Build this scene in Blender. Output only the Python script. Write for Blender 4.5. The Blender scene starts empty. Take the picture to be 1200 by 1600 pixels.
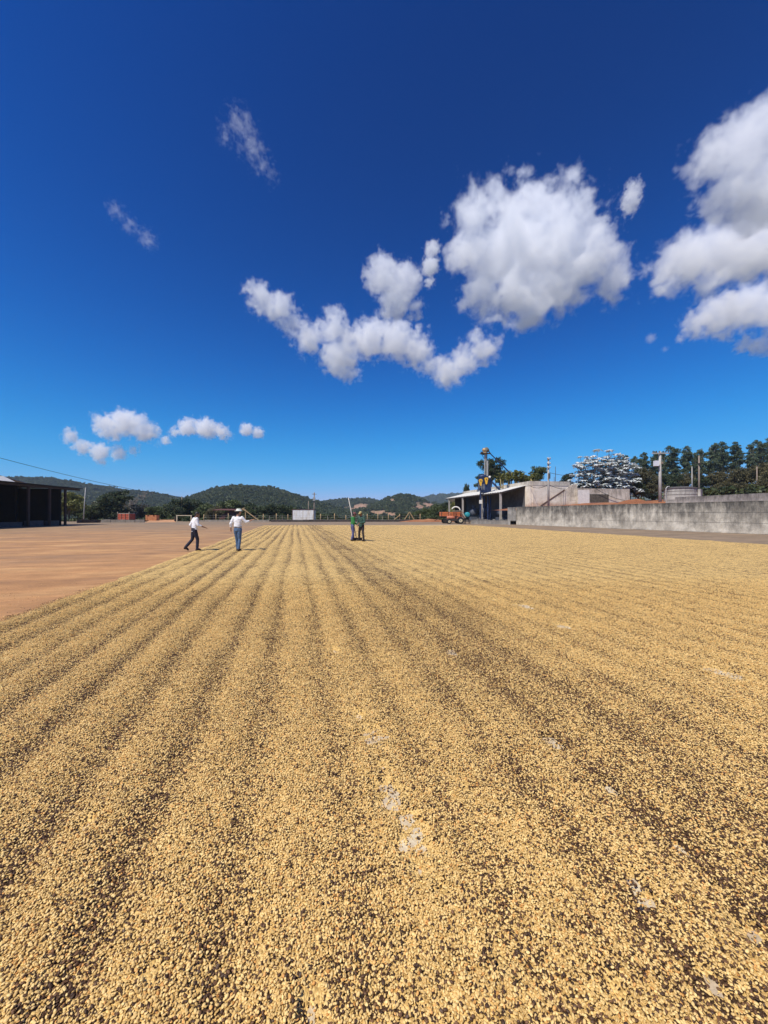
import bpy, bmesh, math, random
import numpy as np
from mathutils import Vector, Matrix, Euler

# ------------------------------------------------------------------ camera, sky, sun, exposure
sc = bpy.context.scene
col = sc.collection
F, CH, HY = 601.0, 1.62, 803.0          # focal length in photo pixels, eye height, horizon row
cam = bpy.data.cameras.new('camera')
cam_o = bpy.data.objects.new('camera', cam)
col.objects.link(cam_o)
sc.camera = cam_o
cam.sensor_fit = 'VERTICAL'
cam.sensor_height = 36.0
cam.sensor_width = 27.0
cam.lens = 36.0 * F / 1600.0
cam.clip_start = 0.05
cam.clip_end = 60000.0
cam_o.location = (0, 0, CH)
cam_o.rotation_euler = (math.radians(90) + math.atan((HY - 800) / F), 0, 0)

SUN_EL, SUN_AZ = math.radians(56), math.radians(224)     # azimuth clockwise from +Y
world = bpy.data.worlds.new('World')
sc.world = world
world.use_nodes = True
wn = world.node_tree
bg = wn.nodes['Background']
sky = wn.nodes.new('ShaderNodeTexSky')
sky.sky_type = 'NISHITA'
sky.sun_disc = False
sky.sun_elevation = SUN_EL
sky.sun_rotation = SUN_AZ
sky.altitude = 900
sky.air_density = 1.0
sky.dust_density = 0.1
sky.ozone_density = 3.0
sat = wn.nodes.new('ShaderNodeHueSaturation')
sat.inputs['Saturation'].default_value = 1.32
sat.inputs['Value'].default_value = 0.8
gam = wn.nodes.new('ShaderNodeGamma')
gam.inputs['Gamma'].default_value = 1.2
wn.links.new(sky.outputs[0], sat.inputs['Color'])
wn.links.new(sat.outputs[0], gam.inputs['Color'])
# the same grading for the whole sky: deeper, clearer blue
sep_ = wn.nodes.new('ShaderNodeSeparateColor')
com_ = wn.nodes.new('ShaderNodeCombineColor')
wn.links.new(gam.outputs[0], sep_.inputs[0])
for i_, (p_, g_, k_) in enumerate(((1.3, .72, 0.0), (1.7, 6.6, 11.2), (2.0, 8.0, 6.9))):
    a_ = wn.nodes.new('ShaderNodeMath')
    a_.operation = 'MULTIPLY'
    a_.inputs[1].default_value = .085
    wn.links.new(sep_.outputs[i_], a_.inputs[0])
    b_ = wn.nodes.new('ShaderNodeMath')
    b_.operation = 'POWER'
    b_.inputs[1].default_value = p_
    wn.links.new(a_.outputs[0], b_.inputs[0])
    c_ = wn.nodes.new('ShaderNodeMath')
    c_.operation = 'MULTIPLY'
    c_.inputs[1].default_value = g_ * 10
    wn.links.new(b_.outputs[0], c_.inputs[0])
    d_ = wn.nodes.new('ShaderNodeMath')
    d_.operation = 'MULTIPLY_ADD'
    d_.inputs[1].default_value = k_
    d_.inputs[2].default_value = 1.0
    wn.links.new(b_.outputs[0], d_.inputs[0])
    e_ = wn.nodes.new('ShaderNodeMath')
    e_.operation = 'DIVIDE'
    wn.links.new(c_.outputs[0], e_.inputs[0])
    wn.links.new(d_.outputs[0], e_.inputs[1])
    wn.links.new(e_.outputs[0], com_.inputs[i_])
wn.links.new(com_.outputs[0], bg.inputs['Color'])
bg.inputs['Strength'].default_value = 0.1

sun = bpy.data.lights.new('sun', 'SUN')
sun.energy = 4.9
sun.angle = math.radians(0.5)
sun.color = (1.0, 0.94, 0.845)
sun_o = bpy.data.objects.new('sun', sun)
col.objects.link(sun_o)
SUN_D = Vector((math.sin(SUN_AZ) * math.cos(SUN_EL), math.cos(SUN_AZ) * math.cos(SUN_EL), math.sin(SUN_EL)))
sun_o.rotation_euler = SUN_D.to_track_quat('Z', 'Y').to_euler()
sun_o.location = (0, 0, 50)

sc.view_settings.view_transform = 'Standard'
sc.view_settings.look = 'None'
sc.view_settings.exposure = 0.0
sc.view_settings.gamma = 1.0
sc.view_settings.use_curve_mapping = False
sc.render.engine = 'CYCLES'
sc.cycles.max_bounces = 30
sc.cycles.diffuse_bounces = 3
sc.cycles.volume_bounces = 24
sc.cycles.volume_step_rate = 3.0
sc.cycles.volume_max_steps = 256
sc.cycles.transparent_max_bounces = 16
sc.cycles.use_denoising = True

rng = np.random.default_rng(7)
R = math.radians


def P(px, py, Y):
    """the point at distance Y in front of the camera that stands behind photo pixel (px, py)"""
    return Vector(((px - 600) / F * Y, Y, CH + (HY - py) / F * Y))


def GY(py):
    return CH * F / (py - HY)


# ------------------------------------------------------------------ materials
def new_mat(name):
    m = bpy.data.materials.new(name)
    m.use_nodes = True
    nt = m.node_tree
    b = nt.nodes['Principled BSDF']
    return m, nt, b


def noise(nt, scale, detail=5, rough=.6, vec=None, dims='3D'):
    n = nt.nodes.new('ShaderNodeTexNoise')
    n.inputs['Scale'].default_value = scale
    n.inputs['Detail'].default_value = detail
    n.inputs['Roughness'].default_value = rough
    if vec is not None:
        nt.links.new(vec, n.inputs['Vector'])
    return n.outputs[0]


def ramp(nt, fac, stops):
    r = nt.nodes.new('ShaderNodeValToRGB')
    el = r.color_ramp.elements
    el[0].position, el[0].color = stops[0][0], (*stops[0][1], 1)
    el[1].position, el[1].color = stops[-1][0], (*stops[-1][1], 1)
    for p, c in stops[1:-1]:
        e = el.new(p)
        e.color = (*c, 1)
    nt.links.new(fac, r.inputs[0])
    return r.outputs[0]


def g3(v):
    return (v, v, v)


def mix(nt, fac, a, b, mode='MIX'):
    m = nt.nodes.new('ShaderNodeMix')
    m.data_type = 'RGBA'
    m.blend_type = mode
    for sock, x in ((m.inputs[0], fac), (m.inputs[6], a), (m.inputs[7], b)):
        if isinstance(x, (int, float)):
            sock.default_value = x
        elif isinstance(x, tuple):
            sock.default_value = (*x, 1)
        else:
            nt.links.new(x, sock)
    return m.outputs[2]


def math_n(nt, op, a, b=None, c=None, clamp=False):
    m = nt.nodes.new('ShaderNodeMath')
    m.operation = op
    m.use_clamp = clamp
    for i, x in enumerate((a, b, c)):
        if x is None:
            continue
        if isinstance(x, (int, float)):
            m.inputs[i].default_value = x
        else:
            nt.links.new(x, m.inputs[i])
    return m.outputs[0]


def pos_of(nt):
    return nt.nodes.new('ShaderNodeNewGeometry').outputs['Position']


def scaled(nt, vec, s):
    m = nt.nodes.new('ShaderNodeMapping')
    m.inputs['Scale'].default_value = s
    nt.links.new(vec, m.inputs['Vector'])
    return m.outputs[0]


def bump(nt, b, h, strength=.4, dist=.02):
    n = nt.nodes.new('ShaderNodeBump')
    n.inputs['Strength'].default_value = strength
    n.inputs['Distance'].default_value = dist
    nt.links.new(h, n.inputs['Height'])
    nt.links.new(n.outputs[0], b.inputs['Normal'])


MATS = {}


def plain(name, c, rough=.7, var=.25, scale=6.0, metal=0.0, bmp=.15):
    """a material of one colour with grain and wear"""
    if name in MATS:
        return MATS[name]
    m, nt, b = new_mat(name)
    p = pos_of(nt)
    n = noise(nt, scale, 6, .65, p)
    lo = tuple(x * (1 - var) for x in c)
    hi = tuple(min(1, x * (1 + var)) for x in c)
    nt.links.new(ramp(nt, n, [(.3, lo), (.7, hi)]), b.inputs['Base Color'])
    b.inputs['Roughness'].default_value = rough
    b.inputs['Metallic'].default_value = metal
    if bmp:
        bump(nt, b, n, bmp, .02)
    MATS[name] = m
    return m


def concrete(name, light, dark, grime=(.045, .042, .038), top=None, base=0.0, height=2.6, red=0.0, amount=.5):
    """weathered concrete: blotches, streaks running down, black growth that spreads from the top, red splash at the foot"""
    m, nt, b = new_mat(name)
    p = pos_of(nt)
    big = noise(nt, .9, 6, .65, p)
    fine = noise(nt, 14, 6, .7, p)
    c = mix(nt, ramp(nt, big, [(.35, g3(0)), (.60, g3(1))]), light, dark)
    streak = noise(nt, 1.0, 6, .72, scaled(nt, p, (2.6, 2.6, .8)))
    sep = nt.nodes.new('ShaderNodeSeparateXYZ')
    nt.links.new(p, sep.inputs[0])
    h = math_n(nt, 'MULTIPLY_ADD', sep.outputs['Z'], 1.0 / height, -base / height)
    g = math_n(nt, 'MULTIPLY_ADD', streak, 1.7, -1.05)
    g = math_n(nt, 'MULTIPLY_ADD', h, amount * 1.3, g)
    g = math_n(nt, 'MULTIPLY_ADD', big, .5, g)
    gf = ramp(nt, g, [(.2, g3(0)), (1.0, g3(1))])
    c = mix(nt, math_n(nt, 'MULTIPLY', gf, .9), c, grime)
    if red:
        r = math_n(nt, 'MULTIPLY_ADD', h, -2.2, .75)
        r = math_n(nt, 'MULTIPLY_ADD', noise(nt, 1.6, 5, .65, p), 1.1, math_n(nt, 'SUBTRACT', r, .5))
        c = mix(nt, math_n(nt, 'MULTIPLY', ramp(nt, r, [(.3, g3(0)), (.8, g3(1))]), red), c, (.30, .12, .05))
    c = mix(nt, .35, c, ramp(nt, fine, [(.3, g3(.25)), (.7, g3(.85))]), 'OVERLAY')
    nt.links.new(c, b.inputs['Base Color'])
    b.inputs['Roughness'].default_value = .92
    bump(nt, b, fine, .35, .02)
    MATS[name] = m
    return m


def leaf_mat(name, c_lo, c_hi, trans=.25, rough=.55):
    m, nt, b = new_mat(name)
    at = nt.nodes.new('ShaderNodeAttribute')
    at.attribute_name = 'tone'
    oi = nt.nodes.new('ShaderNodeObjectInfo')
    t = math_n(nt, 'MULTIPLY_ADD', oi.outputs['Random'], .35, math_n(nt, 'MULTIPLY_ADD', at.outputs['Fac'], .8, -.1))
    c = ramp(nt, t, [(0, c_lo), (1, c_hi)])
    nt.links.new(c, b.inputs['Base Color'])
    b.inputs['Roughness'].default_value = rough
    tr = nt.nodes.new('ShaderNodeBsdfTranslucent')
    nt.links.new(c, tr.inputs['Color'])
    mx = nt.nodes.new('ShaderNodeMixShader')
    mx.inputs[0].default_value = trans
    nt.links.new(b.outputs[0], mx.inputs[1])
    nt.links.new(tr.outputs[0], mx.inputs[2])
    nt.links.new(mx.outputs[0], nt.nodes['Material Output'].inputs['Surface'])
    MATS[name] = m
    return m


# ------------------------------------------------------------------ mesh helpers
class MB:
    def __init__(self):
        self.v, self.f = [], []

    def add(self, vs, fs):
        o = len(self.v)
        self.v += [tuple(x) for x in vs]
        self.f += [tuple(i + o for i in q) for q in fs]
        return self

    def box(self, c, s, rz=0.0, rot=None):
        m = rot if rot is not None else Matrix.Rotation(rz, 3, 'Z')
        c = Vector(c)
        vs = [c + m @ Vector((x * s[0] / 2, y * s[1] / 2, z * s[2] / 2)) for z in (-1, 1) for y in (-1, 1) for x in (-1, 1)]
        return self.add(vs, [(0, 2, 3, 1), (4, 5, 7, 6), (0, 1, 5, 4), (2, 6, 7, 3), (0, 4, 6, 2), (1, 3, 7, 5)])

    def bar(self, a, b, w, h=None):
        """a square bar from a to b"""
        a, b = Vector(a), Vector(b)
        d = b - a
        q = d.to_track_quat('Z', 'Y').to_matrix()
        return self.box((a + b) / 2, (w, h or w, d.length), rot=q)

    def tube(self, pts, rs, n=8, cap=True):
        pts = [Vector(p) for p in pts]
        if isinstance(rs, (int, float)):
            rs = [rs] * len(pts)
        vs, fs = [], []
        for i, p in enumerate(pts):
            d = (pts[min(i + 1, len(pts) - 1)] - pts[max(i - 1, 0)])
            q = d.to_track_quat('Z', 'Y').to_matrix()
            for k in range(n):
                a = 2 * math.pi * k / n
                vs.append(p + q @ Vector((math.cos(a) * rs[i], math.sin(a) * rs[i], 0)))
        for i in range(len(pts) - 1):
            for k in range(n):
                k2 = (k + 1) % n
                fs.append((i * n + k, i * n + k2, (i + 1) * n + k2, (i + 1) * n + k))
        if cap:
            fs.append(tuple(range(n - 1, -1, -1)))
            fs.append(tuple((len(pts) - 1) * n + k for k in range(n)))
        return self.add(vs, fs)

    def rings(self, rr, n=14, m=None):
        """loft of elliptic rings (centre, rx, ry), capped"""
        vs, fs = [], []
        for c, rx, ry in rr:
            for k in range(n):
                a = 2 * math.pi * k / n
                vs.append(Vector(c) + Vector((math.cos(a) * rx, math.sin(a) * ry, 0)))
        for i in range(len(rr) - 1):
            for k in range(n):
                k2 = (k + 1) % n
                fs.append((i * n + k, i * n + k2, (i + 1) * n + k2, (i + 1) * n + k))
        fs.append(tuple(range(n - 1, -1, -1)))
        fs.append(tuple((len(rr) - 1) * n + k for k in range(n)))
        if m is not None:
            vs = [m @ v for v in vs]
        return self.add(vs, fs)

    def ball(self, c, r, nu=12, nv=8, m=None):
        if isinstance(r, (int, float)):
            r = (r, r, r)
        vs, fs = [], []
        for j in range(nv + 1):
            t = math.pi * j / nv
            for k in range(nu):
                a = 2 * math.pi * k / nu
                w = Vector((math.sin(t) * math.cos(a) * r[0], math.sin(t) * math.sin(a) * r[1], math.cos(t) * r[2]))
                vs.append(Vector(c) + (m @ w if m is not None else w))
        for j in range(nv):
            for k in range(nu):
                k2 = (k + 1) % nu
                fs.append((j * nu + k, (j + 1) * nu + k, (j + 1) * nu + k2, j * nu + k2))
        return self.add(vs, fs)

    def prism(self, poly, off):
        """a polygon of 3-D points pushed along the vector off"""
        n = len(poly)
        vs = [Vector(p) for p in poly] + [Vector(p) + Vector(off) for p in poly]
        fs = [tuple(range(n - 1, -1, -1)), tuple(range(n, 2 * n))]
        fs += [(i, (i + 1) % n, n + (i + 1) % n, n + i) for i in range(n)]
        return self.add(vs, fs)

    def mesh(self, name, mat=None, smooth=False):
        me = bpy.data.meshes.new(name)
        me.from_pydata(self.v, [], self.f)
        me.validate()
        bm = bmesh.new()
        bm.from_mesh(me)
        bmesh.ops.remove_doubles(bm, verts=bm.verts, dist=1e-5)
        bmesh.ops.recalc_face_normals(bm, faces=bm.faces)
        bm.to_mesh(me)
        bm.free()
        if mat:
            me.materials.append(mat)
        if smooth:
            me.polygons.foreach_set('use_smooth', [True] * len(me.polygons))
        return me

    def build(self, name, mat, parent=None, smooth=False, **kw):
        return link(name, self.mesh(name, mat, smooth), parent, **kw)


def link(name, me, parent=None, loc=None, rz=None, **kw):
    o = bpy.data.objects.new(name, me)
    col.objects.link(o)
    if parent is not None:
        o.parent = parent
    if loc is not None:
        o.location = loc
    if rz is not None:
        o.rotation_euler = (0, 0, rz)
    return tag(o, **kw)


def tag(o, label=None, cat=None, group=None, kind=None):
    if label:
        o['label'] = label
    if cat:
        o['category'] = cat
    if group:
        o['group'] = group
    if kind:
        o['kind'] = kind
    return o


def empty(name, loc=(0, 0, 0), rz=0.0, **kw):
    return link(name, None, None, loc, rz, **kw)


def np_mesh(name, V, Fq, mat, smooth=True, attr=None):
    """fast mesh from numpy arrays; Fq: (n,3) or (n,4)"""
    me = bpy.data.meshes.new(name)
    V = np.asarray(V, np.float32)
    Fq = np.asarray(Fq, np.int32)
    n, k = Fq.shape
    me.vertices.add(len(V))
    me.vertices.foreach_set('co', V.ravel())
    me.loops.add(n * k)
    me.loops.foreach_set('vertex_index', Fq.ravel())
    me.polygons.add(n)
    me.polygons.foreach_set('loop_start', np.arange(0, n * k, k, dtype=np.int32))
    me.polygons.foreach_set('loop_total', np.full(n, k, np.int32))
    if attr:
        for an, (typ, arr) in attr.items():
            a = me.attributes.new(an, typ, 'POINT')
            a.data.foreach_set('value' if typ == 'FLOAT' else ('color' if typ == 'FLOAT_COLOR' else 'vector'), np.asarray(arr, np.float32).ravel())
    me.update(calc_edges=True)
    me.polygons.foreach_set('use_smooth', np.full(n, smooth))
    if mat:
        me.materials.append(mat)
    return me


def vnoise(x, y, seed=0):
    """smooth 2-D value noise in 0..1"""
    x, y = np.asarray(x, float), np.asarray(y, float)
    xi, yi = np.floor(x).astype(np.int64), np.floor(y).astype(np.int64)
    fx, fy = x - xi, y - yi
    fx, fy = fx * fx * (3 - 2 * fx), fy * fy * (3 - 2 * fy)

    def h(a, b):
        n = (a * 374761393 + b * 668265263 + seed * 974711) & 0xffffffff
        n = ((n ^ (n >> 13)) * 1274126177) & 0xffffffff
        return ((n ^ (n >> 16)) & 0xffff) / 65535.0
    a, b, c, d = h(xi, yi), h(xi + 1, yi), h(xi, yi + 1), h(xi + 1, yi + 1)
    return (a * (1 - fx) + b * fx) * (1 - fy) + (c * (1 - fx) + d * fx) * fy


def fbm(x, y, o=4, seed=0):
    s, a, t = 0, 1.0, 0
    for i in range(o):
        s = s + a * vnoise(x * 2 ** i, y * 2 ** i, seed + i * 17)
        t += a
        a *= .5
    return s / t


def grid_faces(nu, nv):
    i = np.arange(nu - 1)[:, None] * nv + np.arange(nv - 1)[None, :]
    i = i.ravel()
    return np.stack([i, i + nv, i + nv + 1, i + 1], 1)


# ------------------------------------------------------------------ ground, yard, terrace, hills
ROW = Vector((-.231, 1, 0)).normalized()          # the way the rows of beans run
SIDE = Vector((ROW.y, -ROW.x, 0))


def mat_ground():
    m, nt, b = new_mat('earth')
    p = pos_of(nt)
    n = noise(nt, .12, 7, .65, p)
    f = noise(nt, 3, 6, .7, p)
    c = ramp(nt, n, [(.35, (.10, .085, .04)), (.5, (.20, .12, .06)), (.65, (.09, .10, .035))])
    c = mix(nt, .5, c, ramp(nt, f, [(.3, g3(.2)), (.7, g3(.8))]), 'OVERLAY')
    nt.links.new(c, b.inputs['Base Color'])
    b.inputs['Roughness'].default_value = .95
    bump(nt, b, f, .6, .1)
    return m


def mat_yard():
    m, nt, b = new_mat('yard_concrete')
    p = pos_of(nt)
    rot = nt.nodes.new('ShaderNodeMapping')
    rot.inputs['Rotation'].default_value = (0, 0, -math.atan2(-ROW.x, ROW.y))
    nt.links.new(p, rot.inputs['Vector'])
    q = rot.outputs[0]
    sep = nt.nodes.new('ShaderNodeSeparateXYZ')
    nt.links.new(q, sep.inputs[0])
    big = noise(nt, .10, 6, .6, q)
    drag = noise(nt, 1.0, 6, .65, scaled(nt, q, (.16, .42, 1)))      # dust swept in long smears
    fine = noise(nt, 22, 6, .75, q)
    # red dust: thick on the open side near the sheds and the camera, thin along the retaining wall
    d = math_n(nt, 'MULTIPLY_ADD', sep.outputs['Y'], -.013, 1.02)
    d = math_n(nt, 'MULTIPLY_ADD', math_n(nt, 'MINIMUM', math_n(nt, 'MAXIMUM', math_n(nt, 'SUBTRACT', sep.outputs['X'], -4.3), 0.0), 2.5), -.55, d)
    d = math_n(nt, 'ADD', d, math_n(nt, 'MULTIPLY_ADD', drag, 1.0, -.5))
    d = math_n(nt, 'ADD', d, math_n(nt, 'MULTIPLY_ADD', big, .9, -.45))
    d = ramp(nt, d, [(.12, g3(0)), (.85, g3(1))])
    grey = ramp(nt, noise(nt, .8, 6, .7, scaled(nt, q, (.2, 1, 1))), [(.3, (.165, .115, .068)), (.55, (.26, .183, .108)), (.75, (.36, .262, .162))])
    dust = ramp(nt, drag, [(.3, (.31, .148, .054)), (.5, (.44, .222, .082)), (.72, (.54, .31, .125))])
    c = mix(nt, d, grey, dust)
    floor_ = math_n(nt, 'MULTIPLY', math_n(nt, 'GREATER_THAN', sep.outputs['X'], -4.0), math_n(nt, 'LESS_THAN', sep.outputs['X'], 24.0))
    floor_ = math_n(nt, 'MULTIPLY', floor_, math_n(nt, 'LESS_THAN', sep.outputs['Y'], 54.0))
    chaff = ramp(nt, noise(nt, 30, 6, .75, q), [(.3, (.42, .33, .20)), (.6, (.68, .56, .38))])      # chaff trodden into the floor under the beans
    c = mix(nt, math_n(nt, 'MULTIPLY', floor_, .85), c, chaff)
    pale = ramp(nt, noise(nt, .45, 7, .7, scaled(nt, q, (.3, .8, 1))), [(.58, g3(0)), (.75, g3(1))])
    c = mix(nt, math_n(nt, 'MULTIPLY', pale, .35), c, (.50, .40, .27))
    mott = noise(nt, 1.3, 7, .75, scaled(nt, q, (.5, 1.2, 1)))
    c = mix(nt, .7, c, ramp(nt, mott, [(.32, g3(.30)), (.68, g3(.70))]), 'OVERLAY')
    c = mix(nt, .4, c, ramp(nt, fine, [(.3, g3(.25)), (.7, g3(.8))]), 'OVERLAY')
    nt.links.new(c, b.inputs['Base Color'])
    b.inputs['Roughness'].default_value = .9
    bump(nt, b, fine, .3, .01)
    return m


EARTH = mat_ground()
me = np_mesh('ground', [(-400, -120, -.06), (400, -120, -.06), (400, 90, -.06), (-400, 90, -.06)], [(0, 1, 2, 3)], EARTH)
link('ground', me, kind='structure', label='bare earth around the drying yard')
YARD = mat_yard()
ys = [(-75, -20), (75, -20), (60, 62), (14.5, 82.3), (-66, 82.3)]
m_ = MB().prism([(x, y, -.3) for x, y in ys], (0, 0, .3))
m_.build('yard_pavement', YARD, kind='structure', label='dusty concrete drying yard, reddish beside the beans and grey far off')

me = np_mesh('bounce_ground', [(-15000, -15000, -13), (15000, -15000, -13), (15000, 15000, -13), (-15000, 15000, -13)], [(0, 1, 2, 3)], EARTH)  # unseen ground sheet added to bounce sunlight up onto the cloud bases
link('bounce_ground', me, kind='structure', label='unseen open country below the hills, added to light the cloud bases')
# --- hills: ridges with their skyline (photo columns and rows), distance, and how far they reach forward and back
HILLS = [
    # left hill, dark
    ([(-500, 752), (-200, 744), (0, 747), (40, 746), (85, 748), (130, 757), (190, 764), (235, 769), (280, 777), (330, 786), (420, 799), (500, 806)], 900, 420, 500),
    # round hill
    ([(160, 806), (230, 795), (270, 784), (300, 776), (330, 767), (350, 762.5), (385, 759.5), (415, 760.5), (440, 766), (470, 776), (500, 784), (540, 796), (600, 806)], 640, 330, 300),
    # middle far ridge
    ([(380, 806), (460, 790), (500, 782.5), (530, 779.5), (570, 777.5), (585, 780), (600, 782), (640, 788), (700, 800), (760, 806)], 1150, 430, 400),
    # hill with pale clearings
    ([(500, 806), (540, 800), (575, 790), (598, 782), (612, 776), (625, 773.5), (645, 774), (660, 780), (690, 788), (740, 797), (800, 806)], 720, 380, 300),
    # long blue ridge on the right
    ([(560, 806), (620, 786), (655, 779), (680, 775), (710, 773), (760, 771), (820, 768), (900, 766), (1000, 764), (1200, 760), (1700, 765)], 2100, 700, 500),
]
TREE_DROP = {0: 5.0, 1: 4.0, 2: 5.5, 3: 4.2, 4: 7.0}


def hill_z(px, Y):
    px, Y = np.broadcast_arrays(np.asarray(px, float), np.asarray(Y, float))
    base = -0.06 - np.clip((Y - 84) / 60, 0, 1) * 5 - np.clip((Y - 150) / 300, 0, 1) * 5
    z = base.copy()
    for i, (prof, Yr, wf, wb) in enumerate(HILLS):
        pp = np.array(prof, float)
        yp = np.interp(px, pp[:, 0], pp[:, 1])
        yp = (yp + np.interp(px - 6, pp[:, 0], pp[:, 1]) + np.interp(px + 6, pp[:, 0], pp[:, 1])) / 3
        top = CH + (HY - yp) / F * Yr - TREE_DROP[i]
        s = np.where(Y < Yr, (Y - (Yr - wf)) / wf, 1 - (Y - Yr) / wb)
        s = np.clip(s, 0, 1)
        s = np.sin(s * math.pi / 2) ** 1.25
        rough = (fbm(px / F * Yr / 60, Y / 60, 3, 5 + i) - .5) * 9 * s * np.clip((np.abs(Y - Yr)) / 120, 0, 1)
        z = np.maximum(z, base + np.maximum(top - base, 0) * s + rough)
    return z


# cleared, pale red slopes on the hills: (column, row, half width, half height) with the hill they lie on
CLEAR = [(562, 791, 20, 5), (600, 800, 18, 5.5), (585, 797, 10, 3), (632, 802, 8, 3), (655, 790, 12, 8), (612, 779, 4, 3), (668, 786, 10, 5), (598, 781.5, 10, 1.2)]


def soil_at(px, py, wob):
    s = np.zeros_like(px)
    for cx, cy, rx, ry in CLEAR:
        d = ((px - cx) / rx) ** 2 + ((py - cy) / ry) ** 2
        s = np.maximum(s, np.clip(1.35 - d + wob, 0, 1))
    return s


pxs = np.linspace(-520, 1720, 420)
Ys = np.concatenate([np.linspace(83.5, 300, 40), np.geomspace(306, 2600, 150)])
PX, YY = np.meshgrid(pxs, Ys, indexing='ij')
ZZ = hill_z(PX, YY)
XX = (PX - 600) / F * YY
PYY = HY - (ZZ + 3 - CH) / YY * F
wob = (fbm(XX / 9, YY / 22, 4, 31) - .5) * 3.4
SO = soil_at(PX, PYY, wob) * (YY > 330) * (YY < 1150)


def mat_hills():
    m, nt, b = new_mat('hill_ground')
    p = pos_of(nt)
    at = nt.nodes.new('ShaderNodeAttribute')
    at.attribute_name = 'soil'
    n = noise(nt, .06, 7, .7, p)
    g = ramp(nt, n, [(.3, (.03, .042, .016)), (.6, (.065, .075, .028)), (.8, (.12, .11, .05))])
    s = ramp(nt, noise(nt, .11, 6, .7, p), [(.3, (.20, .13, .07)), (.5, (.36, .20, .12)), (.75, (.44, .30, .19))])
    nt.links.new(mix(nt, at.outputs['Fac'], g, s), b.inputs['Base Color'])
    b.inputs['Roughness'].default_value = 1
    return m


me = np_mesh('hills', np.stack([XX, YY, ZZ], -1).reshape(-1, 3), grid_faces(len(pxs), len(Ys)), mat_hills(), True,
             {'soil': ('FLOAT', SO.ravel())})
link('hills', me, kind='structure', label='wooded hills beyond the drying yard')

# --- the raised terrace behind the retaining wall
WALL_A, WALL_B = Vector((38.9, 5.7, 0)), Vector((19.7, 57.3, 0))      # foot of the long wall, near and far
WD = (WALL_B - WALL_A).normalized()
WN = Vector((WD.y, -WD.x, 0))                                          # towards the terrace


def terrace_z(t, s):
    """height of the terrace, t along the wall, s behind it"""
    near = 1.7 + np.clip((s - 16.8 - np.clip((t - 25) / 20, 0, 1) * 1.6) / .6, 0, 1) * 1.9
    far = 2.2 + np.clip((s - 1.0) / 12, 0, 1) * 1.1
    k = np.clip((t - 44) / 7, 0, 1)
    z = near * (1 - k) + far * k + np.clip((s - 22) / 14, 0, 1) * .7 + np.clip((s - 30) / 60, 0, 1) * 2.6
    return z + (fbm(t / 5, s / 5, 3, 3) - .5) * .5


def mat_red():
    m, nt, b = new_mat('red_earth')
    p = pos_of(nt)
    n = noise(nt, .35, 7, .7, p)
    c = ramp(nt, n, [(.3, (.17, .06, .025)), (.5, (.30, .115, .045)), (.7, (.36, .19, .09))])
    f = noise(nt, 9, 6, .7, p)
    c = mix(nt, .5, c, ramp(nt, f, [(.3, g3(.2)), (.7, g3(.8))]), 'OVERLAY')
    nt.links.new(c, b.inputs['Base Color'])
    b.inputs['Roughness'].default_value = .95
    bump(nt, b, f, .6, .06)
    return m


RED = mat_red()
ts = np.linspace(-12, 62.0, 150)
ss = np.concatenate([np.linspace(.18, 40, 70), np.linspace(41, 150, 40)])
TT, SS = np.meshgrid(ts, ss, indexing='ij')
TZ = terrace_z(TT, SS)
V = np.stack([WALL_A.x + WD.x * TT + WN.x * SS, WALL_A.y + WD.y * TT + WN.y * SS, TZ], -1)
me = np_mesh('terrace_ground', V.reshape(-1, 3), grid_faces(len(ts), len(ss)), RED)
link('terrace_ground', me, kind='structure', label='red earth terrace above the long concrete wall')
# the high ground behind the machine shed
hz = [(24.9, 67.2), (22.0, 85), (19.9, 97), (22, 130), (44, 130), (38, 84), (32.0, 68.2)]
MB().prism([(x, y, 0) for x, y in hz], (0, 0, 6.7)).build('upper_ground', EARTH, kind='structure', label='high ground held by the tall wall behind the machine shed')

# ------------------------------------------------------------------ the bed of drying coffee
BARE = [(585, 1155, 34), (612, 1245, 40), (640, 1290, 36), (650, 1325, 46), (660, 1365, 26), (860, 1160, 16), (560, 1120, 16), (600, 1200, 20), (1130, 1052, 30), (820, 948, 16), (525, 1020, 15),
        (880, 980, 18), (1010, 1410, 20), (990, 1375, 14), (1112, 1540, 24), (490, 1578, 30), (955, 1548, 20), (1065, 1330, 13), (705, 1020, 15), (1165, 1455, 28),
        (135, 1290, 20), (240, 1530, 18), (950, 1235, 14), (780, 1500, 16), (690, 1390, 14), (730, 1240, 14), (800, 945, 9), (770, 938, 9)]


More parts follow.
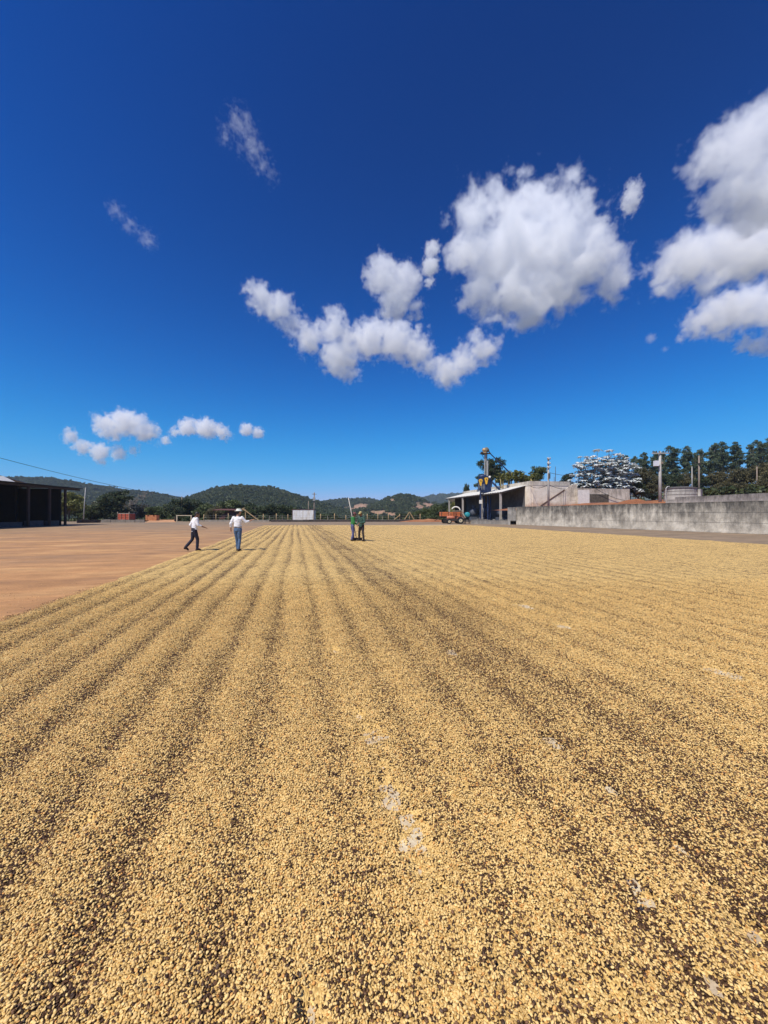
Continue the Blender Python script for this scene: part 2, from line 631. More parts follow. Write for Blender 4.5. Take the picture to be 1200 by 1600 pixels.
def bed_fields(X, Y):
    """height of the layer of beans above the yard, how dark the beans lie there, and how bare the floor is"""
    u = X * ROW.x + Y * ROW.y
    v = X * SIDE.x + Y * SIDE.y
    wig = (fbm(u / 7, v / 3, 2, 1) - .5) * .42 + (fbm(u / 1.6, v / .8, 2, 2) - .5) * .16
    ph = v / .52 + wig
    r = .5 + .5 * np.cos(2 * math.pi * ph)
    k = np.floor(ph + .5)
    rowr = .5 * vnoise(k * 7.31, u / 9, 9) + .5 * fbm(k * 5.17 + 3, u / 1.7, 3, 19)
    left = 1 / (1 + np.exp((v - .6) / .5))
    amp = (.016 + .014 * left) * (.25 + 1.3 * rowr)
    band = np.exp(-((v - 2.25 - (fbm(u / 5, v * 0, 2, 44) - .5) * .8) / .8) ** 2)        # the broad dark swath left by the rakes
    lump = fbm(X / .22, Y / .22, 3, 4) - .5 + .55 * (vnoise(X / .045, Y / .045, 14) - .5)
    h = .018 + amp * (r - .18) + .024 * lump
    edge = np.clip((v + 4.40 + (fbm(u / .5, v / .5, 3, 8) - .5) * .35) / .30, 0, 1) * np.clip((24.6 - v + (fbm(u / .7, v / .7, 2, 6) - .5) * .5) / .35, 0, 1)
    far = np.clip((55.5 + (fbm(X / 2.5, X * 0, 3, 12) - .5) * 3.0 - Y) / .5, 0, 1)
    edge = edge * far
    h = np.where(edge < 1, (h + .02) * edge - .02, h)
    bare = np.zeros_like(h)
    for px, py, rp in BARE:
        cy = GY(py)
        cx = (px - 600) / F * cy
        rr = rp / F * cy
        du = (X - cx) * ROW.x + (Y - cy) * ROW.y
        dv = (X - cx) * SIDE.x + (Y - cy) * SIDE.y
        bare = np.maximum(bare, np.exp(-((dv / (rr * .75)) ** 2 + (du / (rr * 1.3)) ** 2)))
    bare = np.clip(bare * (.35 + 1.3 * fbm(X / .05, Y / .05, 3, 21)) * 1.15 - .12, 0, 1)
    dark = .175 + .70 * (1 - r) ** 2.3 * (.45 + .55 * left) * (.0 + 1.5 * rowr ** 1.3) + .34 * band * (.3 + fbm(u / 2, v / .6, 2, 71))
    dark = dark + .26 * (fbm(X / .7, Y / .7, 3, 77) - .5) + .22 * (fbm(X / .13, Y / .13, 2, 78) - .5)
    h = h - .06 * np.clip(bare - .25, 0, 1)
    return h, np.clip(dark, .02, .75), bare, edge


def mat_bed():
    m, nt, b = new_mat('bean_layer')
    p = pos_of(nt)
    vo = nt.nodes.new('ShaderNodeTexVoronoi')
    vo.inputs['Scale'].default_value = 115
    nt.links.new(p, vo.inputs['Vector'])
    wn_ = nt.nodes.new('ShaderNodeSeparateColor')
    nt.links.new(vo.outputs['Color'], wn_.inputs[0])
    at = nt.nodes.new('ShaderNodeAttribute')
    at.attribute_name = 'dark'
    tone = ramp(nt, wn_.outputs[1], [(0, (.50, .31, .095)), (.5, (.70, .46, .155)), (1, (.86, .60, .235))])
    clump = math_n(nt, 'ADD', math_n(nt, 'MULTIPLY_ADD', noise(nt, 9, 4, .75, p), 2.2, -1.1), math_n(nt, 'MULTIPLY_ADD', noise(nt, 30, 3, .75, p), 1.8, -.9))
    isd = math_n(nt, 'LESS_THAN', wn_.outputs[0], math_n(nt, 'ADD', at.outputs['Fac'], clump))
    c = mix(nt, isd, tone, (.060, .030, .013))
    nt.links.new(c, b.inputs['Base Color'])
    b.inputs['Roughness'].default_value = .7
    b.inputs['Specular IOR Level'].default_value = .25
    hgt = math_n(nt, 'MULTIPLY', vo.outputs['Distance'], -1.0)
    bump(nt, b, hgt, .9, .006)
    return m


us = np.concatenate([np.arange(-1.2, 9, .035), np.geomspace(9, 62, 330)])
vs_ = np.arange(-4.75, 25.2, .05)
UU, VV = np.meshgrid(us, vs_, indexing='ij')
BX = UU * ROW.x + VV * SIDE.x
BY = UU * ROW.y + VV * SIDE.y
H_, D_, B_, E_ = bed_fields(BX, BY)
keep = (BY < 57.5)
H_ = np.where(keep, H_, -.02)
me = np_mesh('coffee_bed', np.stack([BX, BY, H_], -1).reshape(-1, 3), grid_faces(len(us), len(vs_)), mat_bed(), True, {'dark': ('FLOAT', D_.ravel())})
link('coffee_bed', me, kind='stuff', label='wide bed of golden coffee beans raked into long rows to dry', cat='coffee beans')


def bean_mesh(name, mat, L, W, T, crease):
    """a coffee bean in its parchment: domed on one side, flatter with a groove on the other"""
    mb = MB()
    nu, nv = 9, 6
    vs, fs = [], []
    for j in range(nv + 1):
        t = math.pi * j / nv
        for k in range(nu):
            a = 2 * math.pi * k / nu
            y = math.cos(t) * L
            x = math.sin(t) * math.cos(a) * W
            z = math.sin(t) * math.sin(a) * T
            if z < 0:
                z *= .45
            if crease and abs(x) < W * .25 and z < 0:
                z *= .3
            vs.append((x, y, z))
    for j in range(nv):
        for k in range(nu):
            k2 = (k + 1) % nu
            fs.append((j * nu + k, (j + 1) * nu + k, (j + 1) * nu + k2, j * nu + k2))
    mb.add(vs, fs)
    return mb.mesh(name, mat, True)


def mat_bean():
    m, nt, b = new_mat('bean_skin')
    at = nt.nodes.new('ShaderNodeAttribute')
    at.attribute_type = 'INSTANCER'
    at.attribute_name = 'tone'
    tc = nt.nodes.new('ShaderNodeTexCoord')
    n = noise(nt, 260, 4, .6, tc.outputs['Object'])
    c = mix(nt, .35, at.outputs['Color'], ramp(nt, n, [(.3, g3(.25)), (.7, g3(.75))]), 'OVERLAY')
    nt.links.new(c, b.inputs['Base Color'])
    b.inputs['Roughness'].default_value = .55
    b.inputs['Specular IOR Level'].default_value = .35
    return m


def make_beans():
    BM = mat_bean()
    s = .0093
    ymax = 10.5
    ys_ = np.arange(.55, ymax, s * .866)
    pts = []
    for j, y in enumerate(ys_):
        half = 1.08 * y + .8
        x = np.arange(-half, half, s) + (s / 2 if j % 2 else 0)
        keepf = 1.0 if y < 4.5 else max(.015, 1.0 - (y - 4.0) / 6.0) ** 1.3
        x = x[rng.random(len(x)) < keepf]
        pts.append(np.stack([x, np.full(len(x), y)], 1))
    p = np.concatenate(pts)
    p += rng.normal(0, s * .33, p.shape)
    h, d, b, e = bed_fields(p[:, 0], p[:, 1])
    pr = rng.random(len(p))
    ok = (e > .3) & (pr > np.clip(b * 1.3, 0, .70)) | ((e > .0) & (e <= .3) & (pr < .25)) | ((e <= 0) & (pr < .012))
    p, h, d, b = p[ok], h[ok], d[ok], b[ok]
    n = len(p)
    z = np.maximum(h, 0) + .0012 + rng.random(n) ** 1.5 * .0075
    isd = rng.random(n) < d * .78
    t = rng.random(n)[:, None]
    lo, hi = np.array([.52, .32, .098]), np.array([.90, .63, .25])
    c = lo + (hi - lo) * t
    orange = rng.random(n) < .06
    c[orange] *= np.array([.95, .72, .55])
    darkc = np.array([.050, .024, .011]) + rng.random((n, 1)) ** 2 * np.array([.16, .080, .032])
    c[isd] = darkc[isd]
    rot = np.stack([rng.normal(0, .42, n) + (rng.random(n) < .35) * math.pi, rng.normal(0, .42, n), rng.random(n) * 6.283], 1)
    scl = np.clip(rng.normal(1.0, .17, n), .55, 1.5) * np.where(isd, 1.1, 1.0)
    me = bpy.data.meshes.new('coffee_beans')
    me.vertices.add(n)
    me.vertices.foreach_set('co', np.stack([p[:, 0], p[:, 1], z], 1).astype(np.float32).ravel())
    a = me.attributes.new('tone', 'FLOAT_COLOR', 'POINT')
    a.data.foreach_set('color', np.concatenate([c, np.ones((n, 1))], 1).astype(np.float32).ravel())
    a = me.attributes.new('turn', 'FLOAT_VECTOR', 'POINT')
    a.data.foreach_set('vector', rot.astype(np.float32).ravel())
    a = me.attributes.new('size', 'FLOAT', 'POINT')
    a.data.foreach_set('value', scl.astype(np.float32))
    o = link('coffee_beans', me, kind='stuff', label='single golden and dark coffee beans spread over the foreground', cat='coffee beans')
    me.materials.append(BM)
    src = bpy.data.collections.new('bean_shapes')
    for i, a_ in enumerate([(.0056, .0042, .0036, False), (.0052, .0041, .0034, True), (.0060, .0040, .0033, True)]):
        src.objects.link(bpy.data.objects.new('bean', bean_mesh('bean', BM, *a_)))
    scatter(o, src)
    return n


def scatter(o, src):
    """instances of the meshes in the collection src on the vertices of o, turned and sized by its attributes"""
    ng = bpy.data.node_groups.new(o.name, 'GeometryNodeTree')
    ng.interface.new_socket('Geometry', in_out='INPUT', socket_type='NodeSocketGeometry')
    ng.interface.new_socket('Geometry', in_out='OUTPUT', socket_type='NodeSocketGeometry')
    N, L = ng.nodes, ng.links
    gi, go = N.new('NodeGroupInput'), N.new('NodeGroupOutput')
    ip = N.new('GeometryNodeInstanceOnPoints')
    ci = N.new('GeometryNodeCollectionInfo')
    ci.inputs['Collection'].default_value = src
    ci.inputs['Separate Children'].default_value = True
    ci.inputs['Reset Children'].default_value = True
    L.new(gi.outputs[0], ip.inputs['Points'])
    L.new(ci.outputs[0], ip.inputs['Instance'])
    ip.inputs['Pick Instance'].default_value = True
    ri = N.new('FunctionNodeRandomValue')
    ri.data_type = 'INT'
    ri.inputs['Min'].default_value = 0 if False else 0
    for s_ in ri.inputs:
        if s_.type == 'INT' and s_.name == 'Max':
            s_.default_value = 50
    out = [s_ for s_ in ri.outputs if s_.type == 'INT'][0]
    L.new(out, ip.inputs['Instance Index'])
    ra = N.new('GeometryNodeInputNamedAttribute')
    ra.data_type = 'FLOAT_VECTOR'
    ra.inputs[0].default_value = 'turn'
    e2r = N.new('FunctionNodeEulerToRotation')
    L.new(ra.outputs[0], e2r.inputs[0])
    L.new(e2r.outputs[0], ip.inputs['Rotation'])
    sa = N.new('GeometryNodeInputNamedAttribute')
    sa.data_type = 'FLOAT'
    sa.inputs[0].default_value = 'size'
    L.new(sa.outputs[0], ip.inputs['Scale'])
    L.new(ip.outputs[0], go.inputs[0])
    md = o.modifiers.new('scatter', 'NODES')
    md.node_group = ng


make_beans()
# ------------------------------------------------------------------ concrete walls on the right
C_WALL = concrete('wall_concrete', (.68, .61, .49), (.39, .345, .275), base=0, height=2.67, amount=.70)
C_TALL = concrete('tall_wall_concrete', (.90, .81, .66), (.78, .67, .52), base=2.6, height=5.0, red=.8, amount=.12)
C_LOW = concrete('low_wall_concrete', (.30, .27, .23), (.20, .18, .155), base=0, height=.8, amount=.3)
C_SEC = concrete('second_wall_concrete', (.46, .425, .37), (.31, .285, .25), base=2.6, height=1.4, amount=.5)
C_END = concrete('stub_concrete', (.42, .39, .34), (.27, .25, .22), base=0, height=2.7, amount=.5)
C_BACK_SHADE = concrete('back_wall_shade', (.13, .125, .12), (.085, .08, .078), base=0, height=7.2, amount=.3)  # tall wall concrete darkened: the shed's shade is put into its colour
C_PAR = concrete('parapet_concrete', (.68, .615, .50), (.50, .445, .36), base=6.4, height=.8, amount=.25)
C_UP = concrete('terrace_wall_concrete', (.76, .68, .55), (.55, .48, .375), base=3.0, height=3.0, red=.6, amount=.38)
WHITE = plain('white_paint', (.80, .76, .67), .8, .12, 3)


def wall_box(mb, a, b, z0, z1, th):
    """a wall standing on the line a-b, its thickness on the right of the way a to b"""
    a, b = Vector(a), Vector(b)
    d = (b - a).normalized()
    n = Vector((d.y, -d.x, 0)) * th
    mb.prism([(a.x, a.y, z0), (b.x, b.y, z0), (b.x + n.x, b.y + n.y, z0), (a.x + n.x, a.y + n.y, z0)], (0, 0, z1 - z0))
    return mb


def panelled(wall, a, b, z0, z1, pw, ph, mat, gap=.03, proud=.015, vary=.010):
    """casting panels with open joints on the face of a wall, each a part of it"""
    a, b = Vector(a), Vector(b)
    d = (b - a).normalized()
    n = Vector((-d.y, d.x, 0))
    L = (b - a).length
    nx, nz = max(1, round(L / pw)), max(1, round((z1 - z0) / ph))
    pw, ph = L / nx, (z1 - z0) / nz
    me = MB().box((0, 0, 0), (pw - gap, .02, ph - gap)).mesh('panel', mat)
    rr = random.Random(4)
    for i in range(nx):
        for k in range(nz):
            o = link('panel', me, wall)
            c = a + d * ((i + .5) * pw) + n * (proud - .01 + rr.uniform(0, vary))
            o.location = (c.x, c.y, z0 + (k + .5) * ph)
            o.rotation_euler = (0, 0, math.atan2(d.y, d.x))


long_wall = empty('retaining_wall', WALL_A, label='long stained concrete retaining wall along the edge of the yard', cat='wall')
long_wall.location = (0, 0, 0)
wall_box(MB(), WALL_A, WALL_B, 0, 2.60, .22).build('core', C_WALL, long_wall)
wall_box(MB(), WALL_A - WN * .03, WALL_B - WN * .03, 2.601, 2.67, .29).build('coping', C_WALL, long_wall)
panelled(long_wall, WALL_A + WD * 8, WALL_B, .02, 2.598, 1.3, .86, C_WALL)

stub = empty('wall_stub', (0, 0, 0), label='short broken concrete wall end with a gap at its foot beside the shed', cat='wall')
q = WALL_B + Vector((-.02, .12, 0))
wall_box(MB(), q + Vector((-1.12, .35, 0)), q, .62, 2.62, .25).build('slab', C_END, stub)
wall_box(MB(), q + Vector((-1.12, .35, 0)), q + Vector((-.75, .23, 0)), 0, .618, .25).build('foot', C_END, stub)

lw = empty('parapet', (0, 0, 0), label='low rubble parapet in front of the open machine shed', cat='wall')
a, b = P(737, 803, 62.5), P(798, 803, 58.2)
wall_box(MB(), (b.x, b.y, 0), (a.x, a.y, 0), 0, .55, -.3).build('core', C_LOW, lw)
rs = random.Random(11)
for i in range(16):
    t = (i + .5) / 16
    c = b.lerp(a, t)
    h = rs.uniform(.10, .34)
    MB().box((c.x, c.y + .16, .55 + h / 2), (rs.uniform(.25, .45), .26, h), rz=rs.uniform(-.2, .2)).build('stone', C_LOW, lw)

# tall wall behind the shed and its returning face
TW_C = Vector((24.75, 65.0, 0))                     # the corner
TW_F = Vector((19.7, 96.5, 0))                      # far end of the back wall
TW_R = Vector((32.1, 66.3, 0))                      # right end of the returning face
tall = empty('tall_wall', (0, 0, 0), label='tall pale concrete wall rising behind the machine shed', cat='wall')
TW_M = TW_C.lerp(TW_F, .055)
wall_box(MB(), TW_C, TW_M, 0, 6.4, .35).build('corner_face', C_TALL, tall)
wall_box(MB(), TW_M, TW_F, 0, 6.4, .35).build('back_face', C_BACK_SHADE, tall)  # shaded stretch painted dark; the sunlit corner stays pale
wall_box(MB(), TW_C + Vector((-.04, -.04, 0)), TW_F, 6.402, 7.2, .42).build('parapet', C_PAR, tall)
wall_box(MB(), (TW_R.x, TW_R.y, 0), TW_C + Vector((.36, 0, 0)), 0, 6.42, .34).build('side_face', C_TALL, tall)
wall_box(MB(), (TW_R.x, TW_R.y - .06, 0), TW_C + Vector((.36, -.06, 0)), 6.422, 7.19, .40).build('beam', C_PAR, tall)
panelled(tall, TW_C + Vector((.40, .0, 0)), TW_R, 2.4, 6.40, 1.75, 1.0, C_TALL, gap=.012, proud=.006, vary=.006)

wing = empty('wing_wall', (0, 0, 0), label='sloping concrete wing wall between tall wall and white panel', cat='wall')
Yw = 62.5
poly = [P(846, 803, Yw), P(846, 791, Yw), P(882, 766.5, Yw), P(888, 761, Yw), P(896, 756.5, Yw), P(902, 756.5, Yw), P(902, 803, Yw)]
MB().prism(poly, (0, .3, 0)).build('slab', C_UP, wing)
MB().prism([P(846, 791, Yw) + Vector((0, -.05, 0)), P(882, 766.5, Yw) + Vector((0, -.05, 0)), P(882.5, 764.8, Yw) + Vector((0, -.05, 0)), P(846, 789.2, Yw) + Vector((0, -.05, 0))], (0, .42, 0)).build('coping', plain('dark_coping', (.10, .06, .04), .9), wing)
for k in range(3):
    zz = 3.4 + k * .75
    MB().box((P(895, 0, Yw).x, Yw - .01, zz), (1.1, .03, .66)).build('panel', C_UP, wing)

uw = empty('upper_wall', (0, 0, 0), label='mossy concrete wall with one white painted panel on the terrace', cat='wall')
Yu = 62.0
MB().prism([P(902.3, 812, Yu), P(902.3, 763, Yu), P(984, 764, Yu + 2), P(984, 812, Yu + 2)], (0, .3, 0)).build('core', C_UP, uw)
a, b = P(903, 765.5, Yu - .02), P(921, 787, Yu + .42)
MB().prism([(a.x, a.y, a.z), (b.x, b.y, a.z), (b.x, b.y, b.z), (a.x, a.y, b.z)], (0, -.03, 0)).build('panel', WHITE, uw, label='clean white painted panel')
a, b = P(921.6, 772, Yu + .43), P(951, 785, Yu + 1.16)
MB().prism([(a.x, a.y, a.z), (b.x, b.y, a.z), (b.x, b.y, b.z), (a.x, a.y, b.z)], (0, -.025, 0)).build('panel', plain('moss_concrete', (.105, .09, .065), .95, .5, 3), uw, label='dark mossy recess panel')
a, b = P(951.6, 769, Yu + 1.17), P(983, 786, Yu + 1.95)
MB().prism([(a.x, a.y, a.z), (b.x, b.y, a.z), (b.x, b.y, b.z), (a.x, a.y, b.z)], (0, -.02, 0)).build('panel', C_UP, uw)

sw = empty('second_wall', (0, 0, 0), label='grey concrete wall on the terrace below the round water tank', cat='wall')
a, b = P(1300, 803, 36), P(1055, 803, 53.4)
wall_box(MB(), (a.x + 1, a.y, 0), (b.x, b.y, 0), 1.4, 3.93, .25).build('core', C_SEC, sw)
wall_box(MB(), (b.x, b.y, 0), P(1040, 803, 54.5) * Vector((1, 1, 0)) if False else (P(1040, 0, 54.5).x, 54.5, 0), 2.2, 3.62, .25).build('low_end', C_SEC, sw)
panelled(sw, (a.x + 1, a.y, 0), (b.x, b.y, 0), 1.6, 3.92, 2.2, 1.16, C_SEC)

# heap of red earth on the terrace
def mound(name, c, rx, ry, h, mat, seed, **kw):
    n, m = 34, 14
    vs, fs = [], []
    rr = np.linspace(0, 1, m)
    for j in range(m):
        for k in range(n):
            a = 2 * math.pi * k / n
            w = 1 + .3 * (vnoise(math.cos(a) * 1.7 + 9, math.sin(a) * 1.7, seed) - .5)
            x, y = math.cos(a) * rx * rr[j] * w, math.sin(a) * ry * rr[j] * w
            z = h * (1 - rr[j] ** 1.6) * (1 + .5 * (float(fbm(x * 1.2 + 5, y * 1.2, 3, seed)) - .5)) - .1 * (j == m - 1)
            vs.append((c[0] + x, c[1] + y, c[2] + z))
    for j in range(m - 1):
        for k in range(n):
            k2 = (k + 1) % n
            fs.append((j * n + k, (j + 1) * n + k, (j + 1) * n + k2, j * n + k2))
    return MB().add(vs, fs).build(name, mat, None, True, **kw)


c = P(990, 790, 60)
mound('earth_mound', (c.x, c.y, 2.7), 3.4, 2.4, 1.25, RED, 3, label='heap of red earth at the end of the terrace wall', cat='earth heap')
c = P(1012, 790, 59)
mound('earth_mound', (c.x, c.y, 2.7), 1.6, 1.4, .95, RED, 8, label='small low red earth heap at the foot of the transformer pole', cat='earth heap')
c = P(700, 0, 80)
mound('earth_mound', (c.x - 4.2, 79, -.05), 6.0, 2.2, .6, RED, 5, label='long orange earth bank behind the parked tractor', cat='earth heap')
c = P(655, 0, 84)

# round water tank
tank = empty('water_tank', P(1063.5, 778, 61.5), label='low round concrete water tank with a dark domed cover', cat='tank')
C_TANK = concrete('tank_concrete', (.50, .48, .42), (.38, .36, .32), base=4, height=1.9, amount=.35)
r_ = 21.5 / F * 61.5
MB().rings([((0, 0, -.6), r_, r_), ((0, 0, 1.45), r_, r_)], 40).build('body', C_TANK, tank)
for z in (.45, 1.0):
    MB().rings([((0, 0, z), r_ + .03, r_ + .03), ((0, 0, z + .05), r_ + .03, r_ + .03)], 40).build('hoop', plain('tank_hoop', (.16, .14, .12), .9), tank)
MB().rings([((0, 0, 1.452), r_ + .1, r_ + .1), ((0, 0, 1.55), r_ + .08, r_ + .08), ((0, 0, 1.78), r_ * .55, r_ * .55), ((0, 0, 1.84), .1, .1)], 40).build('cover', plain('tank_cover', (.085, .075, .07), .9), tank)
MB().tube([(-r_ - .35, -.3, -.4), (-r_ - .35, -.3, 1.5), (-r_ - .1, -.3, 1.8), (-r_ + .3, -.2, 1.82)], .07, 8).build('pipe', plain('pale_pipe', (.5, .48, .45)), tank)
MB().box((r_ * .8, -r_ * .75, .35), (1.2, .35, 1.9), rz=.7).build('pier', C_TANK, tank)

# ------------------------------------------------------------------ machine shed with the elevator
ROOFW = plain('pale_roof', (.62, .60, .54), .8, .15, 1.2)
POST = plain('post_concrete', (.40, .36, .31), .9, .25, 2.5)
DARKWOOD = plain('dark_timber', (.055, .04, .032), .85, .3, 8)
shed = empty('machine_shed', (19.5, 65, 0), label='open machine shed with pale sloping roof against the tall wall', cat='shed')
shed.location = (0, 0, 0)
E0 = Vector((19.9, 65.4, 5.38))      # near eave corner
E1 = Vector((15.0, 93.5, 5.38))      # far eave corner
B0 = Vector((24.72, 66.6, 6.62))     # near corner at the wall
B1 = Vector((19.9, 94.4, 6.62))


def corrugated(a0, a1, b0, b1, n, amp, mat, name, parent, th=.05):
    vs, fs = [], []
    up = (a1 - a0).cross(b0 - a0).normalized()
    if up.z < 0:
        up = -up
    for i in range(n + 1):
        t = i / n
        h = up * (amp * math.sin(i * math.pi / 2 * 1.0))
        for (p0, p1) in ((a0, a1), (b0, b1)):
            p = p0.lerp(p1, t)
            vs += [p + h, p + h - up * th]
    for i in range(n):
        o, q = i * 4, (i + 1) * 4
        fs += [(o, o + 2, q + 2, q), (o + 1, q + 1, q + 3, o + 3), (o, q, q + 1, o + 1), (o + 2, o + 3, q + 3, q + 2)]
    fs += [(0, 1, 3, 2), (n * 4, n * 4 + 2, n * 4 + 3, n * 4 + 1)]
    return MB().add(vs, fs).build(name, mat, parent)


corrugated(E0, E1, B0, B1, 120, .05, ROOFW, 'roof', shed)
MB().bar(E0 + Vector((.05, .1, -.17)), E1 + Vector((.05, 0, -.17)), .12, .2).build('eave_beam', DARKWOOD, shed)
MB().bar(E0 + Vector((.1, .12, -.19)), B0 + Vector((-.1, .12, -.17)), .1, .2).build('gable_beam', DARKWOOD, shed)
for t in (.25, .5, .75):
    MB().bar(E0.lerp(E1, t) + Vector((.1, 0, -.2)), B0.lerp(B1, t) + Vector((-.2, 0, -.2)), .1, .2).build('rafter', DARKWOOD, shed)
for px, Y in ((780, 65.9), (736, 73.5), (714, 83.0), (700.5, 91.5)):
    t = (Y - 65.4) / 28.1
    e = E0.lerp(E1, t)
    MB().box((e.x + .18, e.y + .05, 2.58), (.34, .34, 5.15)).build('column', POST, shed)
MB().box((18.2, 72.4, 3.9), (.5, .3, .7)).build('meter_box', WHITE, shed)
fl = [(19.6, 65.6, 0), (24.7, 66.6, 0), (19.9, 94, 0), (14.8, 93, 0)]
MB().prism(fl, (0, 0, .32)).build('floor_slab', plain('shed_floor', (.09, .075, .06), .95), shed)  # floor colour darkened to carry the shade under the roof
MB().prism([(17.0, 92.0, .32), (19.9, 92.6, .32), (19.9, 92.6, 6.1), (17.0, 92.0, 5.5)], (0, .2, 0)).build('end_wall', C_LOW, shed)
# machines standing in the shade of the shed
MACH = plain('old_machine', (.09, .10, .12), .7, .4, 2)
for i, (x, y, sx, sy, h) in enumerate([(21.5, 70.5, 1.6, 1.8, 2.6), (20.0, 76.0, 2.0, 2.4, 3.1), (19.2, 82.0, 1.8, 2.6, 2.8)]):
    d = empty('dryer_drum', (x, y, .32), label=('grey grain machine nearest the open end of the shed', 'tall grain machine in the middle of the dark shed', 'grain machine deep inside the dark shed')[i], cat='machine', group='machines in the shed')
    MB().box((0, 0, .35), (sx, sy, .7)).build('base', MACH, d)
    MB().tube([(0, -sy / 2, 1.0 + h * .25), (0, sy / 2, 1.0 + h * .25)], h * .28, 18).build('drum', MACH, d, True)
    MB().rings([((0, 0, 1.1 + h * .5), .25, .25), ((0, 0, h + .3), .55, .55)], 12).build('hopper', MACH, d, True)

BLUE = plain('blue_steel', (.018, .035, .095), .5, .35, 3, .2)
YEL = plain('yellow_steel', (.80, .45, .03), .5, .15, 3)
STEEL = plain('galvanised', (.40, .38, .34), .5, .25, 3, .3)
TAN = plain('tan_steel', (.62, .42, .20), .6, .2, 3)
el = empty('bucket_elevator', (0, 0, 0), label='tall blue and yellow grain elevator rising through the shed roof', cat='grain elevator')
Ye = 73.0


def E3(px, py, dy=0.0):
    return P(px, py, Ye + dy)


def ez(py):
    return CH + (HY - py) / F * Ye


def cyl(mb, px, py0, py1, r0, r1=None, dy=0, n=12):
    mb.tube([E3(px, py0, dy), E3(px, py1, dy)], [r0, r1 or r0], n)
    return mb


for px, dy in ((751, -.6), (757, .7), (762.5, -.5), (766.5, .6)):
    MB().tube([(E3(px, 0, dy).x, Ye + dy, .33), (E3(px, 0, dy).x, Ye + dy, ez(747))], .15, 8).build('leg', BLUE, el)
MB().box((E3(759, 0).x, Ye + .3, (ez(770) + ez(744)) / 2), (1.7, 1.3, ez(744) - ez(770))).build('hopper_body', BLUE, el)
MB().box((E3(751.5, 0).x, Ye + .1, (ez(766) + ez(746.5)) / 2), (.9, 1.1, ez(746.5) - ez(766))).build('side_hopper', BLUE, el)
MB().rings([(E3(755, 747, .2), .95, .6), (E3(755, 743, .2), .75, .5), (E3(756, 741.5, .2), .3, .3)], 16).build('dome', BLUE, el, True)
for px, py in ((751.3, 754.5), (760.2, 752)):
    s = []
    prof = [(-5.6, .06), (-5.2, .22), (-4.2, .31), (-2.8, .33), (-1, .26), (2, .18), (4.5, .12), (5.2, .03)]
    cx = E3(px, 0, -.75).x
    poly = [(cx + w, Ye - .75, ez(py + d)) for d, w in prof] + [(cx - w, Ye - .75, ez(py + d)) for d, w in reversed(prof)]
    MB().prism(poly, (0, .28, 0)).build('belt_guard', YEL, el)
    MB().tube([(cx, Ye - .84, ez(py - 2.6)), (cx, Ye - .70, ez(py - 2.6))], .1, 10).build('pulley', BLUE, el)
MB().tube([E3(765.3, 745.3, -.9), E3(765.3, 745.3, -.5)], .22, 14).build('fan', WHITE, el, True)
cyl(MB(), 757.8, 744, 708, .13).build('leg_casing', STEEL, el)
cyl(MB(), 761.6, 744, 720, .20).build('leg_casing', STEEL, el)
cyl(MB(), 759.6, 720, 706, .10).build('leg_casing', STEEL, el)
MB().box(E3(760.9, 713, .25), (.13, .13, 1.7)).build('ladder', BLUE, el)
MB().box(E3(758.5, 708.5), (1.9, 1.1, .10)).build('platform', DARKWOOD, el)
MB().bar(E3(751, 707.6), E3(757, 709), .10, .5).build('walkway', DARKWOOD, el)
MB().bar(E3(752, 708.5), E3(757, 717), .07).build('brace', DARKWOOD, el)
MB().bar(E3(754.5, 700, -.4), E3(754.5, 708, -.4), .05).build('rail', DARKWOOD, el)
MB().tube([E3(756.3, 703, -.35), E3(756.3, 703, .35)], .36, 16).build('head_pulley', TAN, el, True)
MB().box(E3(757.2, 705.2), (.55, .6, .6)).build('head_box', TAN, el)
MB().rings([(E3(761, 706), .32, .3), (E3(761, 702), .40, .36), (E3(760, 699.2), .25, .25), (E3(759.4, 698.6), .05, .05)], 14).build('head_cowl', plain('dull_head', (.16, .15, .11), .8), el, True)
MB().box(E3(762, 704), (.5, .5, .28)).build('motor', DARKWOOD, el)
MB().tube([E3(763.3, 703.8), E3(766, 708.5), E3(797, 739), E3(797.5, 744)], [.10, .10, .13, .13], 8).build('spout', BLUE, el, True)
MB().tube([E3(767, 753, -.4), E3(769, 753.2, -.45), E3(783, 767.6, -1.3)], [.17, .17, .17], 8).build('chute', BLUE, el, True)
MB().bar(E3(784.5, 729), E3(784.5, 748), .05).build('spout_stay', BLUE, el)
for px in (748.4, 752.6, 754.8, 756.6):
    MB().bar(E3(px, 756, -.9), E3(px, 765, -.9), .06).build('guard_rail', STEEL, el)
MB().bar(E3(747.5, 761, -.92), E3(757, 761, -.92), .06).build('guard_rail', STEEL, el)

# ------------------------------------------------------------------ poles and wires
WOODG = plain('grey_pole', (.42, .40, .36), .9, .2, 3)
WOODB = plain('brown_pole', (.26, .20, .15), .9, .25, 3)
PORC = plain('insulator', (.55, .52, .48), .4)
BLACK = plain('black_cable', (.012, .012, .013), .6, .1)


def pole(px, top, Y, z0, r0, r1, mat, label, name='utility_pole', lean=(0, 0), **kw):
    b = P(px, 803, Y)
    t = P(px, top, Y)
    e = empty(name, (b.x, b.y, z0), label=label, cat=kw.get('cat', 'utility pole'))
    MB().tube([(0, 0, -.4), (lean[0], lean[1], t.z - z0)], [r0, r1], 10).build('shaft', mat, e, True)
    return e, t.z - z0


